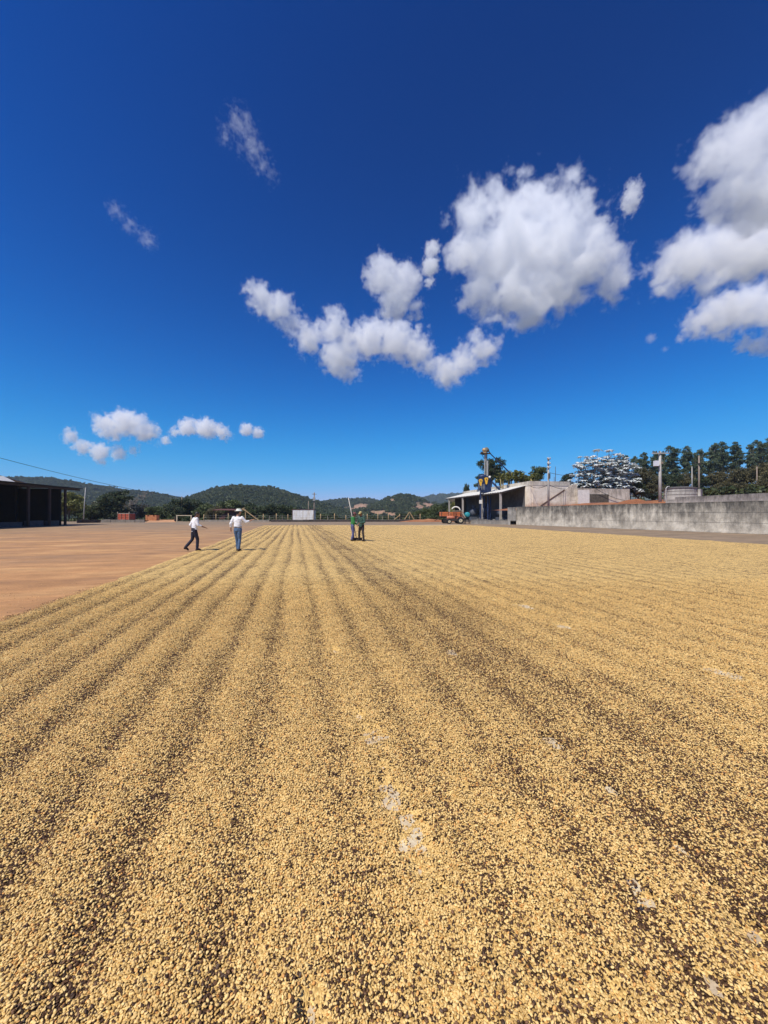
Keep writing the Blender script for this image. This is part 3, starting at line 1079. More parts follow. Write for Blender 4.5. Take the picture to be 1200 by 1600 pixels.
e, h = pole(857, 715, 58, 2.6, .17, .12, WOODG, 'slim grey pole with insulators in front of the tall wall')
for k, z in enumerate((-.25, -1.0, -1.6)):
    MB().box((0, -.16, h + z), (.5 - .1 * k, .12, .1)).build('bracket', WOODB, e)
    for sx in (-.2, .2):
        MB().tube([(sx, -.18, h + z + .05), (sx, -.18, h + z + .3)], [.07, .04], 8).build('insulator', PORC, e, True)
MB().tube([(0, -.3, h - 3.2), (0, -.3, h - 2.4)], .16, 10).build('lamp_ballast', plain('dark_box', (.06, .06, .06)), e)
e, h = pole(1031.5, 705, 62, 3.2, .25, .17, WOODG, 'tall grey pole with crossarm and white transformer on the terrace')
MB().box((-.05, -.2, h - .35), (2.75, .14, .16)).build('crossarm', WOODG, e)
for x in (-1.25, -.7, -.25, .35, .8, 1.2):
    MB().tube([(x, -.2, h - .27), (x, -.2, h + .02)], [.05, .08], 8).build('insulator', DARKWOOD, e, True)
MB().box((-.78, -.25, h - 2.0), (.62, .5, .85)).build('transformer', plain('transformer_white', (.72, .74, .76), .5), e)
MB().box((-.35, -.1, h - 2.35), (.6, .12, .1)).build('bracket', WOODB, e)
MB().box((.2, -.22, h - 1.9), (.28, .16, .3)).build('fuse_box', WOODB, e)
e, h = pole(1092.5, 712, 72, 3.8, .17, .12, WOODB, 'brown wooden pole right of the round water tank')
MB().box((0, -.16, h - 1.55), (.35, .3, .35)).build('box', DARKWOOD, e)
pole(1081.5, 729, 60, 3.6, .07, .06, STEEL, 'thin metal post in front of the right side of the water tank')
pole(1183, 729, 66, 3.6, .10, .08, WOODB, 'thin brown post among the bushes on the far right')
pole(1099.5, 762, 68, 3.6, .06, .05, STEEL, 'short thin metal post just right of the brown pole')
pole(868, 729, 70, 6.6, .06, .04, DARKWOOD, 'thin dark mast above the tall wall by the insulator pole', 'mast', cat='mast')
pole(866, 745, 71, 6.6, .05, .04, DARKWOOD, 'short dark mast left of the taller mast above the wall', 'mast', cat='mast')
e, h = pole(491, 769.5, 92, -.4, .17, .12, WOODB, 'dark power pole standing behind the white box')
MB().box((0, -.15, h - 1.6), (.5, .4, .8)).build('transformer', STEEL, e)
MB().box((0, -.12, h - .4), (1.1, .1, .12)).build('crossarm', WOODB, e)
pole(482, 783, 96, -.6, .10, .08, WOODB, 'short dark post left of the power pole by the white box')
pole(130, 762, 76, -.05, .11, .07, WOODG, 'thin pale pole leaning beside the dark left shed', lean=(.45, 0))
e, h = pole(284, 775.5, 97, -.8, .12, .1, WOODB, 'wooden pole half hidden in the trees where the black wire ends')
e2, h2 = pole(-90, 690, 40, 0, .15, .11, WOODG, 'grey pole carrying the near end of the black wire')


def wire(a, b, sag, r, label, n=24):
    pts = [Vector(a).lerp(Vector(b), i / n) - Vector((0, 0, sag * 4 * (i / n) * (1 - i / n))) for i in range(n + 1)]
    return MB().tube(pts, r, 5).build('wire', BLACK, None, True, label=label, cat='wire')


wire(P(-90, 691, 40), P(284, 776.5, 97), .75, .03, 'long black wire sagging across the sky above the left shed')
wire(P(828, 759, 64.8), P(856.5, 757, 58.3), .45, .035, 'black cable slung from the tall wall corner to the slim pole')
wire(P(857.5, 738, 58), P(888, 743, 64), .1, .03, 'thin cable running right from the slim pole over the wall')
wire(P(857.5, 757, 58.3), P(884, 764, 62.4), .2, .035, 'black cable from the slim pole down to the wing wall')
wire(P(931, 763.5, 62.3), P(983, 783, 63.7), .35, .035, 'black hose hanging across the mossy terrace wall')

# ------------------------------------------------------------------ sheds on the left
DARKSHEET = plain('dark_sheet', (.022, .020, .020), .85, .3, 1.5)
SHADEWALL = plain('shade_wall', (.010, .0095, .010), .95, .3, 1)  # near-black: the dim interior's shade is put into the wall colour
ls = empty('drying_shed', (0, 0, 0), label='dark open shed with a long flat roof at the left edge', cat='shed')


def LE(Y):
    return -44.9 - (Y - 45) * .105


zE = 5.36
y0, y1 = 22.0, 57.9
mb = MB()
mb.prism([(LE(y0) + .9, y0, zE), (LE(y1) + .9, y1, zE), (LE(y1) - 14, y1, zE + .35), (LE(y0) - 14, y0, zE + .35)], (0, 0, .09))
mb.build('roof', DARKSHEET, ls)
MB().bar((LE(y0) + .5, y0 + .1, zE - .16), (LE(y1) + .5, y1 - .1, zE - .16), .14, .25).build('eave_beam', DARKWOOD, ls)
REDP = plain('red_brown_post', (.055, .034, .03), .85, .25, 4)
for px, Y in ((-60, 39), (-10, 44), (40.5, 48.7), (73.5, 52.2), (100, 55.15)):
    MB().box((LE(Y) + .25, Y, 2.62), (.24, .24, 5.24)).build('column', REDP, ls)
MB().box((LE(40) - 13.5, 40, 2.7), (.3, 36, 5.4)).build('back_wall', SHADEWALL, ls)
MB().prism([(LE(54.4) + .1, 54.4, 0), (LE(54.4) - 13.3, 54.4, 0), (LE(54.4) - 13.3, 54.4, 5.35), (LE(54.4) + .1, 54.4, 5.18)], (0, .2, 0)).build('end_wall', SHADEWALL, ls)
MB().prism([(LE(24) - .35, 24, 0), (LE(24) - 13.3, 24, 0), (LE(24) - 13.3, 24, 5.35), (LE(24) - .35, 24, 5.34)], (0, .2, 0)).build('end_wall', SHADEWALL, ls)  # unseen near end, added to keep sky light out of the shed
MB().prism([(LE(54) - .1, 54.3, 0), (LE(24) - .1, 24.3, 0), (LE(24) - 13.3, 24.3, 0), (LE(54) - 13.3, 54.3, 0)], (0, 0, .03)).build('floor_slab', plain('shade_dark_floor', (.05, .045, .04), .95), ls)  # dark floor colour includes the interior shade
for (ya, yb, h) in ((28, 43.5, .95), (44.6, 48.0, .62), (48.6, 51.4, .75), (51.9, 54.2, .70)):
    MB().prism([(LE(ya) + .1, ya, 0), (LE(yb) + .1, yb, 0), (LE(yb) - .2, yb, 0), (LE(ya) - .2, ya, 0)], (0, 0, h)).build('low_wall', plain('shed_low_wall', (.075, .072, .074), .95, .3, 2), ls)

bl = empty('barn', (0, 0, 0), label='pale tin roofed barn just behind the dark left shed', cat='barn')
r1, e1 = P(5, 744.5, 57), P(25, 754.6, 52)
tin = plain('tin_roof', (.42, .41, .39), .5, .15, 1.5, .1)
dx = Vector((-16, -1.5, 0))
MB().prism([e1, r1, r1 + dx, e1 + dx], (0, 0, .08)).build('roof', tin, bl)
MB().prism([r1, r1 + Vector((.6, 5, -1.1)), r1 + Vector((.6, 5, -1.1)) + dx, r1 + dx], (0, 0, .08)).build('roof', tin, bl)
w0 = e1 + Vector((-.4, .3, 0))
MB().prism([(w0.x, w0.y, 0), (r1.x - .2, r1.y + 4, 0), (r1.x - .2, r1.y + 4, 5.4), (w0.x, w0.y, 5.6)], (-.2, 0, 0)).build('wall', SHADEWALL, bl)
MB().prism([(w0.x, w0.y, 0), (w0.x - 15, w0.y - 1.2, 0), (w0.x - 15, w0.y - 1.2, 5.6), (w0.x, w0.y, 5.6)], (0, .2, 0)).build('wall', SHADEWALL, bl)

# ------------------------------------------------------------------ far edge of the yard: kerbs, fence, goal, cart, white box
KERB = plain('kerb_stone', (.30, .26, .21), .95, .3, 1.5)
KERBD = plain('dark_kerb', (.065, .052, .046), .95, .35, 1.5)
FY = 80.5


def kerb(px0, px1, Y0, Y1, h, mat, label, n, th=.35):
    e = empty('kerb_wall', (0, 0, 0), label=label, cat='low wall')
    a, b = P(px0, 803, Y0), P(px1, 803, Y1)
    rr = random.Random(int(px0))
    for i in range(n):
        p, q = a.lerp(b, i / n), a.lerp(b, (i + 1) / n)
        hh = h * rr.uniform(.86, 1.1)
        d = (q - p).length
        MB().box(((p.x + q.x) / 2, (p.y + q.y) / 2 + rr.uniform(-.03, .03), hh / 2), (d - .03, th, hh), rz=math.atan2(q.y - p.y, q.x - p.x)).build('block', mat, e)
    return e


kerb(423, 642, 78.0, 79.5, .42, KERBD, 'long dark low wall closing the far end of the bean bed', 22)
kerb(300, 421, 80.2, 80.2, .34, KERB, 'pale low kerb behind the two men in white shirts', 12)
kerb(158, 226, 72.0, 74.0, .55, KERB, 'pale low wall in front of the red cart', 9)
kerb(120, 157, 68.5, 71.0, .6, KERBD, 'dark low wall at the foot of the thin leaning pole', 6)
# the ramp of red earth beside the cart
mb = MB()
mb.prism([P(226, 818.8, 74) * Vector((1, 1, 0)) if False else Vector((P(226, 0, 72).x, 72, .004)), Vector((P(275, 0, 75).x, 75, .004)), Vector((P(272, 0, 84).x, 84, .35)), Vector((P(236, 0, 84).x, 84, .35))], (0, 0, -.2))
mb.build('dirt_path', plain('orange_dirt', (.50, .26, .12), .95, .2, 1.2), kind='structure', label='orange dirt path leaving the yard beside the red cart')

FENCE = plain('fence_timber', (.40, .27, .13), .85, .2, 6)
fence = empty('fence', (0, 0, 0), label='timber post and wire fence along the far end of the yard', cat='fence')
fposts = [(318.7, 0), (337.5, 0), (356.7, 0), (383.5, 0), (411.5, 0), (431.7, 0), (450, 0), (501, 0), (522.6, 0), (540.5, -.2), (574, 0), (590.4, .1), (607, .1), (624.5, .0), (639.8, .05), (656.6, .1)]
pm = [MB().tube([(0, 0, -.3), (.02 * (k - 1), 0, 1.55 + .08 * k)], [.10, .085], 8).mesh('post', FENCE, True) for k in range(3)]
for i, (px, dh) in enumerate(fposts):
    b = P(px, 803, FY + .9)
    o = link('post', pm[i % 3], fence, (b.x, b.y, dh))
# the paler thin posts of the same fence further along, close to the white box
for px in (311, 366, 399, 421, 441, 512, 560, 598, 616):
    b = P(px, 803, FY + 3.5)
    MB().tube([(0, 0, -.6), (0, 0, 1.2)], [.07, .06], 6).build('stake', plain('grey_stake', (.30, .24, .17)), fence, loc=(b.x, b.y, 0))
x0, x1 = P(318.7, 0, FY + .9).x, P(656.6, 0, FY + .9).x
for z in (.45, .85, 1.25):
    MB().tube([(x0, FY + .78, z), (x0 * .5 + x1 * .5, FY + .78, z - .02), (x1, FY + .78, z)], .012, 5).build('strand', STEEL, fence)
for (ax, ay, bx, by) in ((378.8, 794.5, 405, 813.5), (632, 812, 639.6, 800), (647.5, 813, 640, 800), (616, 811.5, 624, 805.5)):
    a, b = P(ax, ay, FY + .7), P(bx, by, FY + .7)
    MB().bar(a, b, .17).build('brace', FENCE, fence)
MB().bar(P(383.5, 796, FY + .9), P(383.5, 815, FY + .9), .16).build('gate_post', FENCE, fence)
MB().bar(P(377, 796.5, FY + 1.0), P(382, 793.5, FY + 1.0), .16).build('gate_head', FENCE, fence)

GOALM = plain('goal_paint', (.62, .52, .36), .8, .15, 5)
goal = empty('goal_frame', (0, 0, 0), label='pale wooden goal frame standing left of the bareheaded man', cat='goal')
Yg = 79.0
za, zb = 0, P(0, 806, Yg).z
MB().box((P(276.5, 0, Yg).x, Yg, zb / 2), (.17, .14, zb)).build('post', GOALM, goal)
MB().box((P(298.8, 0, Yg).x, Yg, zb / 2), (.17, .14, zb)).build('post', GOALM, goal)
MB().box((P(287.6, 0, Yg).x, Yg, zb + .07), (P(300, 0, Yg).x - P(275.3, 0, Yg).x, .14, .13)).build('crossbar', GOALM, goal)
b = P(273.5, 0, 78.5)
e = empty('marker_post', (b.x, 78.5, 0), label='short dark post beside the goal frame', cat='post')
MB().tube([(0, 0, 0), (0, 0, 1.0), (0, 0, 1.05)], [.16, .14, .05], 8).build('shaft', DARKWOOD, e)

# brown net shelter behind the fence
sh = empty('shelter', (0, 0, 0), label='low shelter with flat rust brown roof and netting behind the fence', cat='shelter')
Ys_ = 88.0
RUST = plain('rust_brown', (.11, .04, .028), .9, .35, 2)
xa, xb = P(334, 0, Ys_).x, P(374, 0, Ys_).x
zt = P(0, 797.5, Ys_).z
MB().prism([(xa - .2, Ys_ - .3, zt), (xb + .2, Ys_ - .3, zt - .05), (xb + .2, Ys_ + 4, zt + .25), (xa - .2, Ys_ + 4, zt + .3)], (0, 0, .12)).build('roof', RUST, sh)
for x in (xa, xa * .45 + xb * .55, xb - .1):
    MB().box((x, Ys_, (zt - .8) / 2), (.12, .12, zt + .8)).build('column', DARKWOOD, sh)
mb = MB()
nn = 9
vs, fs = [], []
for i in range(nn):
    t = i / (nn - 1)
    x = P(341, 0, Ys_).x * (1 - t) + P(372, 0, Ys_).x * t
    zt2 = zt * (.35 + .62 * min(1, t * 2.2))
    vs += [(x, Ys_ + .4 + .12 * math.sin(i * 2.1), -.8), (x, Ys_ + .4 + .12 * math.sin(i * 2.1 + 1), zt2)]
for i in range(nn - 1):
    fs.append((2 * i, 2 * i + 2, 2 * i + 3, 2 * i + 1))
nv = len(vs)
vs += [(x, y + .05, z) for x, y, z in vs]
fs += [tuple(nv + k for k in reversed(f)) for f in list(fs)]
MB().add(vs, fs).build('netting', plain('brown_net', (.10, .042, .032), .95, .4, 3), sh, True)

# white box body
wb = empty('white_box', (0, 0, 0), label='rust streaked white box body standing at the far fence', cat='container')
Yb = 83.5
xa, xb = P(456.5, 0, Yb).x, P(490.5, 0, Yb).x
zt, z0 = P(0, 796.8, Yb).z, P(0, 813.5, Yb).z


def mat_rustwhite():
    m, nt, b = new_mat('rusty_white')
    p = pos_of(nt)
    n = noise(nt, 1.0, 6, .7, scaled(nt, p, (2.2, 2.2, .5)))
    c = ramp(nt, n, [(.42, (.78, .77, .74)), (.6, (.60, .54, .45)), (.75, (.33, .20, .11))])
    nt.links.new(c, b.inputs['Base Color'])
    b.inputs['Roughness'].default_value = .6
    return m


RW = mat_rustwhite()
MB().box(((xa + xb) / 2, Yb + 1.0, (z0 + zt) / 2), (xb - xa, 2.0, zt - z0)).build('body', RW, wb)
for k in range(3):
    w = (xb - xa) / 3
    MB().box((xa + w * (k + .5), Yb - .015, (z0 + zt) / 2), (w - .10, .03, zt - z0 - .16)).build('panel', RW, wb)
MB().box(((xa + xb) / 2, Yb + 1.0, zt + .06), (xb - xa + .16, 2.15, .11)).build('roof_edge', RUST, wb)
MB().box((xa + .04, Yb - .05, (z0 + zt) / 2), (.1, .08, zt - z0)).build('corner_post', RUST, wb)
MB().box((xb - .04, Yb - .05, (z0 + zt) / 2), (.1, .08, zt - z0)).build('corner_post', RUST, wb)
for x in (xa + .4, xb - .4):
    MB().box((x, Yb + 1.0, z0 / 2 - .2), (.3, 1.9, z0 + .35)).build('support', KERBD, wb)

# ------------------------------------------------------------------ carts, tractor, barrel
ORANGE = plain('orange_paint', (.66, .17, .05), .6, .2, 4)
REDW = plain('faded_red_wood', (.42, .085, .045), .8, .3, 4)
TYRE = plain('tyre_rubber', (.018, .017, .016), .85, .25, 8)
HUB = plain('cream_hub', (.70, .58, .36), .5, .12, 5)


def wheel(parent, c, r, w, hub=HUB, name='wheel', axis='Y'):
    e = link(name, None, parent, c)
    t = MB()
    n = 20
    prof = [(r * .55, -w / 2), (r * .92, -w / 2), (r, -w * .32), (r, w * .32), (r * .92, w / 2), (r * .55, w / 2)]
    vs, fs = [], []
    for k in range(n):
        a = 2 * math.pi * k / n
        for rr_, y in prof:
            vs.append((math.cos(a) * rr_, y, math.sin(a) * rr_))
    m = len(prof)
    for k in range(n):
        k2 = (k + 1) % n
        for j in range(m):
            j2 = (j + 1) % m
            fs.append((k * m + j, k2 * m + j, k2 * m + j2, k * m + j2))
    t.add(vs, fs)
    t.build('tyre', TYRE, e)
    h = MB()
    h.tube([(0, -w * .36, 0), (0, -w * .30, 0), (0, w * .30, 0), (0, w * .36, 0)], [r * .3, r * .56, r * .56, r * .3], 16)
    h.build('rim', hub, e)
    MB().tube([(0, -w * .46, 0), (0, -w * .37, 0)], [r * .10, r * .14], 10).build('cap', DARKWOOD, e)
    return e


def wagon(name, loc, rz, L, W, z0, z1, rows, paint, label, wr=.42):
    e = empty(name, loc, rz, label=label, cat='trailer')
    ph = (z1 - z0) / rows
    for k in range(rows):
        for s in (-1, 1):
            MB().box((0, s * W / 2, z0 + (k + .5) * ph), (L, .05, ph - .05)).build('plank', paint, e)
        for s in (-1, 1):
            MB().box((s * (L / 2 - .03), 0, z0 + (k + .5) * ph), (.05, W - .06, ph - .05)).build('plank', paint, e)
    MB().box((0, 0, z0 - .06), (L - .02, W - .02, .1)).build('floor', DARKWOOD, e)
    for x in np.linspace(-L / 2 + .06, L / 2 - .06, 4):
        for s in (-1, 1):
            MB().box((float(x), s * (W / 2 + .045), (z0 + z1) / 2), (.08, .035, z1 - z0 + .05)).build('stake', DARKWOOD, e)
    for s in (-1, 1):
        MB().box((0, s * .35, z0 - .2), (L * .95, .1, .16)).build('chassis', DARKWOOD, e)
    for x in (-L * .3, L * .3):
        MB().tube([(x, -W / 2 + .1, wr), (x, W / 2 - .1, wr)], .06, 8).build('axle', DARKWOOD, e)
        for s in (-1, 1):
            wheel(e, (x, s * (W / 2 - .12), wr), wr, .2, DARKWOOD)
    MB().bar((-L / 2, 0, z0 - .2), (-L / 2 - 1.0, 0, .45), .09).build('drawbar', DARKWOOD, e)
    return e


Yt = 66.0
wagon('farm_trailer', (P(705, 0, Yt).x, Yt, 0), R(2), 3.75, 1.7, 1.22, 1.97, 3, ORANGE, 'orange plank sided trailer standing behind the tractor')
Yc = 79.0
wg = wagon('farm_cart', (P(197.5, 0, Yc).x, Yc, 0), R(-3), 2.6, 1.6, .45, 1.65, 3, REDW, 'faded red wooden cart behind the pale low wall', .3)
MB().box((0, 0, 1.72), (2.5, 1.5, .09)).build('load', plain('pale_sacks', (.5, .42, .34), .9), wg)
for x in (-1.25, 1.2):
    MB().box((x, -.83, 1.2), (.1, .06, 1.7)).build('upright', plain('pale_upright', (.45, .36, .28)), wg)

# pile of orange bricks right of the cart: rows of blocks on a pallet
pb = empty('brick_pile', (P(238.5, 0, 81).x, 81, .25), label='pile of orange hollow bricks between the red cart and the goal', cat='brick pile')
BRICK = plain('hollow_brick', (.50, .20, .085), .9, .25, 3)
bme = MB().box((0, 0, 0), (.36, .5, .27)).mesh('brick', BRICK)
rb = random.Random(3)
for k in range(4):
    for i in range(6):
        if k == 3 and i in (1, 4):
            continue
        for j in range(2):
            link('brick', bme, pb, (-.98 + i * .385 + rb.uniform(-.015, .015), -.3 + j * .53, .14 + k * .28), rb.uniform(-.05, .05))

# tractor, side on, facing left
TRED = plain('tractor_red', (.55, .18, .095), .55, .25, 4)
tr = empty('tractor', (P(709.5, 0, 63.0).x, 63.0, 0), label='small old red tractor with cream wheel hubs parked by the shed', cat='tractor')
for s in (-1, 1):
    wheel(tr, (.93, s * .62, .56), .56, .34)
    wheel(tr, (-.88, s * .55, .40), .40, .22)
MB().rings([((0, 0, 0), .22, .24), ((0, 0, .5), .28, .30), ((0, 0, 1.15), .30, .33), ((0, 0, 1.32), .26, .28)], 12, Matrix.Translation((.12, 0, 1.0)) @ Matrix.Rotation(R(-90), 4, 'Y')).build('bonnet', TRED, tr, True)
MB().box((-.28, 0, .68), (1.5, .42, .4)).build('engine', DARKWOOD, tr)
MB().box((-1.22, 0, .98), (.06, .5, .5)).build('grille', plain('grille_dark', (.10, .06, .05)), tr)
MB().box((.62, 0, .72), (.9, .5, .5)).build('gearbox', DARKWOOD, tr)
MB().tube([(-.88, -.55, .42), (-.88, .55, .42)], .06, 8).build('front_axle', DARKWOOD, tr)
MB().tube([(.93, -.6, .56), (.93, .6, .56)], .1, 8).build('rear_axle', DARKWOOD, tr)
for s in (-1, 1):
    pts = [(.93 + math.cos(a) * .66, s * .62, .56 + math.sin(a) * .66) for a in np.linspace(.25, 2.7, 9)]
    mb = MB()
    vs, fs = [], []
    for x, y, z in pts:
        vs += [(x, y - .2, z), (x, y + .2, z), (x, y + .2, z + .03), (x, y - .2, z + .03)]
    for i in range(8):
        o, q = i * 4, i * 4 + 4
        fs += [(o, o + 1, q + 1, q), (o + 3, q + 3, q + 2, o + 2), (o, q, q + 3, o + 3), (o + 1, o + 2, q + 2, q + 1)]
    fs += [(0, 3, 2, 1), (32, 33, 34, 35)]
    mb.add(vs, fs).build('mudguard', TRED, tr)
MB().box((.85, 0, 1.12), (.45, .45, .1)).build('seat', DARKWOOD, tr)
MB().box((1.08, 0, 1.35), (.08, .45, .4)).build('backrest', DARKWOOD, tr)
MB().tube([(.25, 0, 1.2), (.42, 0, 1.48)], .025, 6).build('steering_column', DARKWOOD, tr)
pts = [(.42 + math.cos(a) * .08, math.sin(a) * .2, 1.49 + math.cos(a) * -.12) for a in np.linspace(0, 2 * math.pi, 15)]
MB().tube(pts, .018, 6, False).build('steering_wheel', DARKWOOD, tr)
MB().tube([(-.5, .12, 1.3), (-.5, .12, 1.75)], .04, 8).build('exhaust', DARKWOOD, tr)
CANV = plain('tan_canopy', (.55, .46, .33), .8)
MB().box((.55, 0, 2.10), (1.6, 1.25, .07)).build('canopy', CANV, tr)
for x in (.0, 1.15):
    for s in (-1, 1):
        MB().tube([(x, s * .5, 1.1), (x, s * .5, 2.07)], .035, 6).build('canopy_post', DARKWOOD, tr)
pts = [(.3 + math.cos(a) * .78 * .9, 0, 2.13 + math.sin(a) * .66) for a in np.linspace(.15, 2.75, 12)]
MB().tube(pts, [.10] * 12, 8).build('bow', WHITE, tr, True)
MB().bar((1.2, -.5, 1.85), (1.75, -.5, 1.0), .12).build('strut', CANV, tr)
MB().bar((1.2, .5, 1.85), (1.75, .5, 1.0), .12).build('strut', CANV, tr)

bd = empty('barrel', (P(730, 0, 63.4).x, 63.4, 0), label='turquoise barrel on a stand just behind the tractor', cat='barrel')
TEAL = plain('turquoise_plastic', (.03, .30, .33), .45, .15, 4)
MB().tube([(0, -.5, 1.5), (0, -.46, 1.5), (0, -.2, 1.5), (0, .2, 1.5), (0, .46, 1.5), (0, .5, 1.5)], [.32, .38, .42, .42, .38, .32], 18).build('drum', TEAL, bd, True)
for y in (-.2, .2):
    MB().tube([(0, y - .02, 1.5), (0, y + .02, 1.5)], .435, 18).build('hoop', plain('teal_dark', (.015, .16, .18), .5), bd)
for sx in (-1, 1):
    for sy in (-1, 1):
        MB().bar((sx * .38, sy * .35, 0), (sx * .26, sy * .3, 1.22), .07).build('leg', DARKWOOD, bd)
MB().box((0, 0, 1.13), (.75, .75, .06)).build('tray', DARKWOOD, bd)
# ------------------------------------------------------------------ trees
ORD = ['first', 'second', 'third', 'fourth', 'fifth', 'sixth', 'seventh', 'eighth', 'ninth', 'tenth', 'eleventh', 'twelfth', 'thirteenth',
       'fourteenth', 'fifteenth', 'sixteenth', 'seventeenth', 'eighteenth', 'nineteenth', 'twentieth', 'twenty-first', 'twenty-second',
       'twenty-third', 'twenty-fourth', 'twenty-fifth', 'twenty-sixth', 'twenty-seventh', 'twenty-eighth', 'twenty-ninth', 'thirtieth', 'thirty-first', 'thirty-second']
BARK = plain('bark', (.16, .12, .09), .95, .3, 5)
BARKG = plain('pale_bark', (.34, .29, .24), .9, .25, 4)
L_DARK = leaf_mat('leaf_dark', (.022, .038, .014), (.082, .110, .036))
L_MID = leaf_mat('leaf_mid', (.036, .056, .016), (.135, .165, .045))
L_YEL = leaf_mat('leaf_yellow', (.07, .085, .018), (.26, .25, .055))
L_BRN = leaf_mat('leaf_brown', (.045, .046, .018), (.160, .135, .052))
L_EUC = leaf_mat('leaf_eucalypt', (.044, .074, .040), (.160, .205, .100))
L_SIL = leaf_mat('leaf_silver', (.36, .40, .38), (.72, .74, .72), .12, .5)
L_FOR = leaf_mat('leaf_forest', (.022, .040, .014), (.130, .155, .052))
L_GREY = leaf_mat('leaf_grey', (.05, .055, .04), (.15, .14, .10))


def leaf_cloud(centres, spread, n, size, g, up=.5, tone=None, flat=.7, asp=.55):
    """leaf-sized quads gathered in clumps: vertices, faces and a tone for each"""
    centres = np.asarray(centres, float)
    m = len(centres)
    spread = np.broadcast_to(spread, (m,))
    ct = g.random(m) if tone is None else tone
    c = np.repeat(centres, n, 0)
    sp = np.repeat(spread, n)[:, None]
    o = g.normal(0, 1, (m * n, 3)) * np.array([1, 1, flat])
    o /= np.maximum(np.linalg.norm(o, axis=1, keepdims=True), 1e-6)
    o *= (g.random((m * n, 1)) ** .45)
    p = c + o * sp * np.array([1, 1, flat])
    nr = g.normal(0, 1, (m * n, 3)) + o * .9
    nr[:, 2] += up
    nr /= np.linalg.norm(nr, axis=1, keepdims=True)
    a = np.cross(nr, g.normal(0, 1, (m * n, 3)))
    a /= np.linalg.norm(a, axis=1, keepdims=True)
    b = np.cross(nr, a)
    s = size * g.uniform(.6, 1.35, (m * n, 1))
    V = np.stack([p + a * s, p + b * s * asp, p - a * s, p - b * s * asp], 1).reshape(-1, 3)
    k = np.arange(m * n)[:, None] * 4 + np.arange(4)[None, :]
    t = np.clip(np.repeat(ct, n) * .7 + g.random(m * n) * .45 - .08, 0, 1)
    return V, k, np.repeat(t, 4)


def shell_points(ells, n, g, lo=.55):
    """clump centres in the outer part of a set of ellipsoids"""
    vol = np.array([e[1][0] * e[1][1] * e[1][2] for e in ells]) ** .67
    idx = g.choice(len(ells), n, p=vol / vol.sum())
    d = g.normal(0, 1, (n, 3))
    d /= np.linalg.norm(d, axis=1, keepdims=True)
    r = lo + (1 - lo) * g.random((n, 1)) ** .6
    C = np.array([e[0] for e in ells], float)[idx]
    A = np.array([e[1] for e in ells], float)[idx]
    return C + d * r * A


def limb_mesh(base_h, ells, r0, mat, g, top=None, n_extra=2):
    mb = MB()
    t = top or max(e[0][2] for e in ells)
    pts = [Vector((0, 0, -.6))]
    for k in range(1, 5):
        pts.append(Vector((g.normal(0, .06) * t * .12, g.normal(0, .06) * t * .12, t * k / 4)))
    mb.tube(pts, [r0 * 1.25, r0, r0 * .8, r0 * .55, r0 * .2], 8)
    for e in ells:
        for k in range(n_extra):
            z = g.uniform(base_h * .75, t * .75)
            f = z / t
            a = pts[min(4, int(f * 4))].lerp(pts[min(4, int(f * 4) + 1)], f * 4 % 1) if f < 1 else pts[4]
            d = g.normal(0, .45, 3)
            b = Vector(e[0]) + Vector((d[0] * e[1][0], d[1] * e[1][1], d[2] * e[1][2]))
            mid = a.lerp(b, .5) + Vector((0, 0, .06 * t))
            mb.tube([a, mid, b], [r0 * .42, r0 * .28, r0 * .08], 6)
    return mb.mesh('trunk', mat, True)


def tree_kind(seed, h, ells, n_clump, n_leaf, spread, size, lm, bark, r0, base_h, **kw):
    g = np.random.default_rng(seed)
    C = shell_points(ells, n_clump, g, kw.get('lo', .5))
    V, Fq, T = leaf_cloud(C, spread * g.uniform(.7, 1.3, n_clump), n_leaf, size, g, kw.get('up', .5), flat=kw.get('flat', .7))
    crown = np_mesh('crown', V, Fq, lm, False, {'tone': ('FLOAT', T)})
    return h, limb_mesh(base_h, ells, r0, bark, g), crown


def ell_broad(g, h, w, base):
    """lobes of a broad crown"""
    out = [((0, 0, h * .66), (w * .30, w * .30, h * .26))]
    for k in range(7):
        a = k * .9 + g.random()
        z = base + (h - base) * g.uniform(.2, .8)
        rr = w * g.uniform(.20, .34)
        out.append(((math.cos(a) * rr, math.sin(a) * rr, z), (w * g.uniform(.15, .24), w * g.uniform(.15, .24), h * g.uniform(.11, .18))))
    return out


KIND = {}
g_ = np.random.default_rng(5)
for name, lm, n in (('dark', L_DARK, 3), ('mid', L_MID, 3), ('yellow', L_YEL, 1), ('brown', L_BRN, 3), ('grey', L_GREY, 1)):
    KIND[name] = []
    for k in range(n):
        ee = ell_broad(g_, 8.0, 7.0, 1.2)
        KIND[name].append(tree_kind(100 + len(KIND) * 7 + k, 8.0, ee, 175, 42, .74, .19, lm, BARK, .17, 1.5))
KIND['eucalypt'] = []
for k in range(4):
    ee = []
    for j in range(11):
        z = 6.5 + j * 1.12
        w = 2.05 * math.sqrt(max(.05, 1 - ((j - 5.2) / 6.1) ** 2))
        ee.append(((g_.normal(0, .45), g_.normal(0, .45), z), (w * g_.uniform(.7, 1.15), w * g_.uniform(.7, 1.15), .95)))
    KIND['eucalypt'].append(tree_kind(300 + k, 19.0, ee, 210, 46, .62, .20, L_EUC, BARKG, .17, 6.0, lo=.25, flat=.8, up=.1))

TREE_N = {}


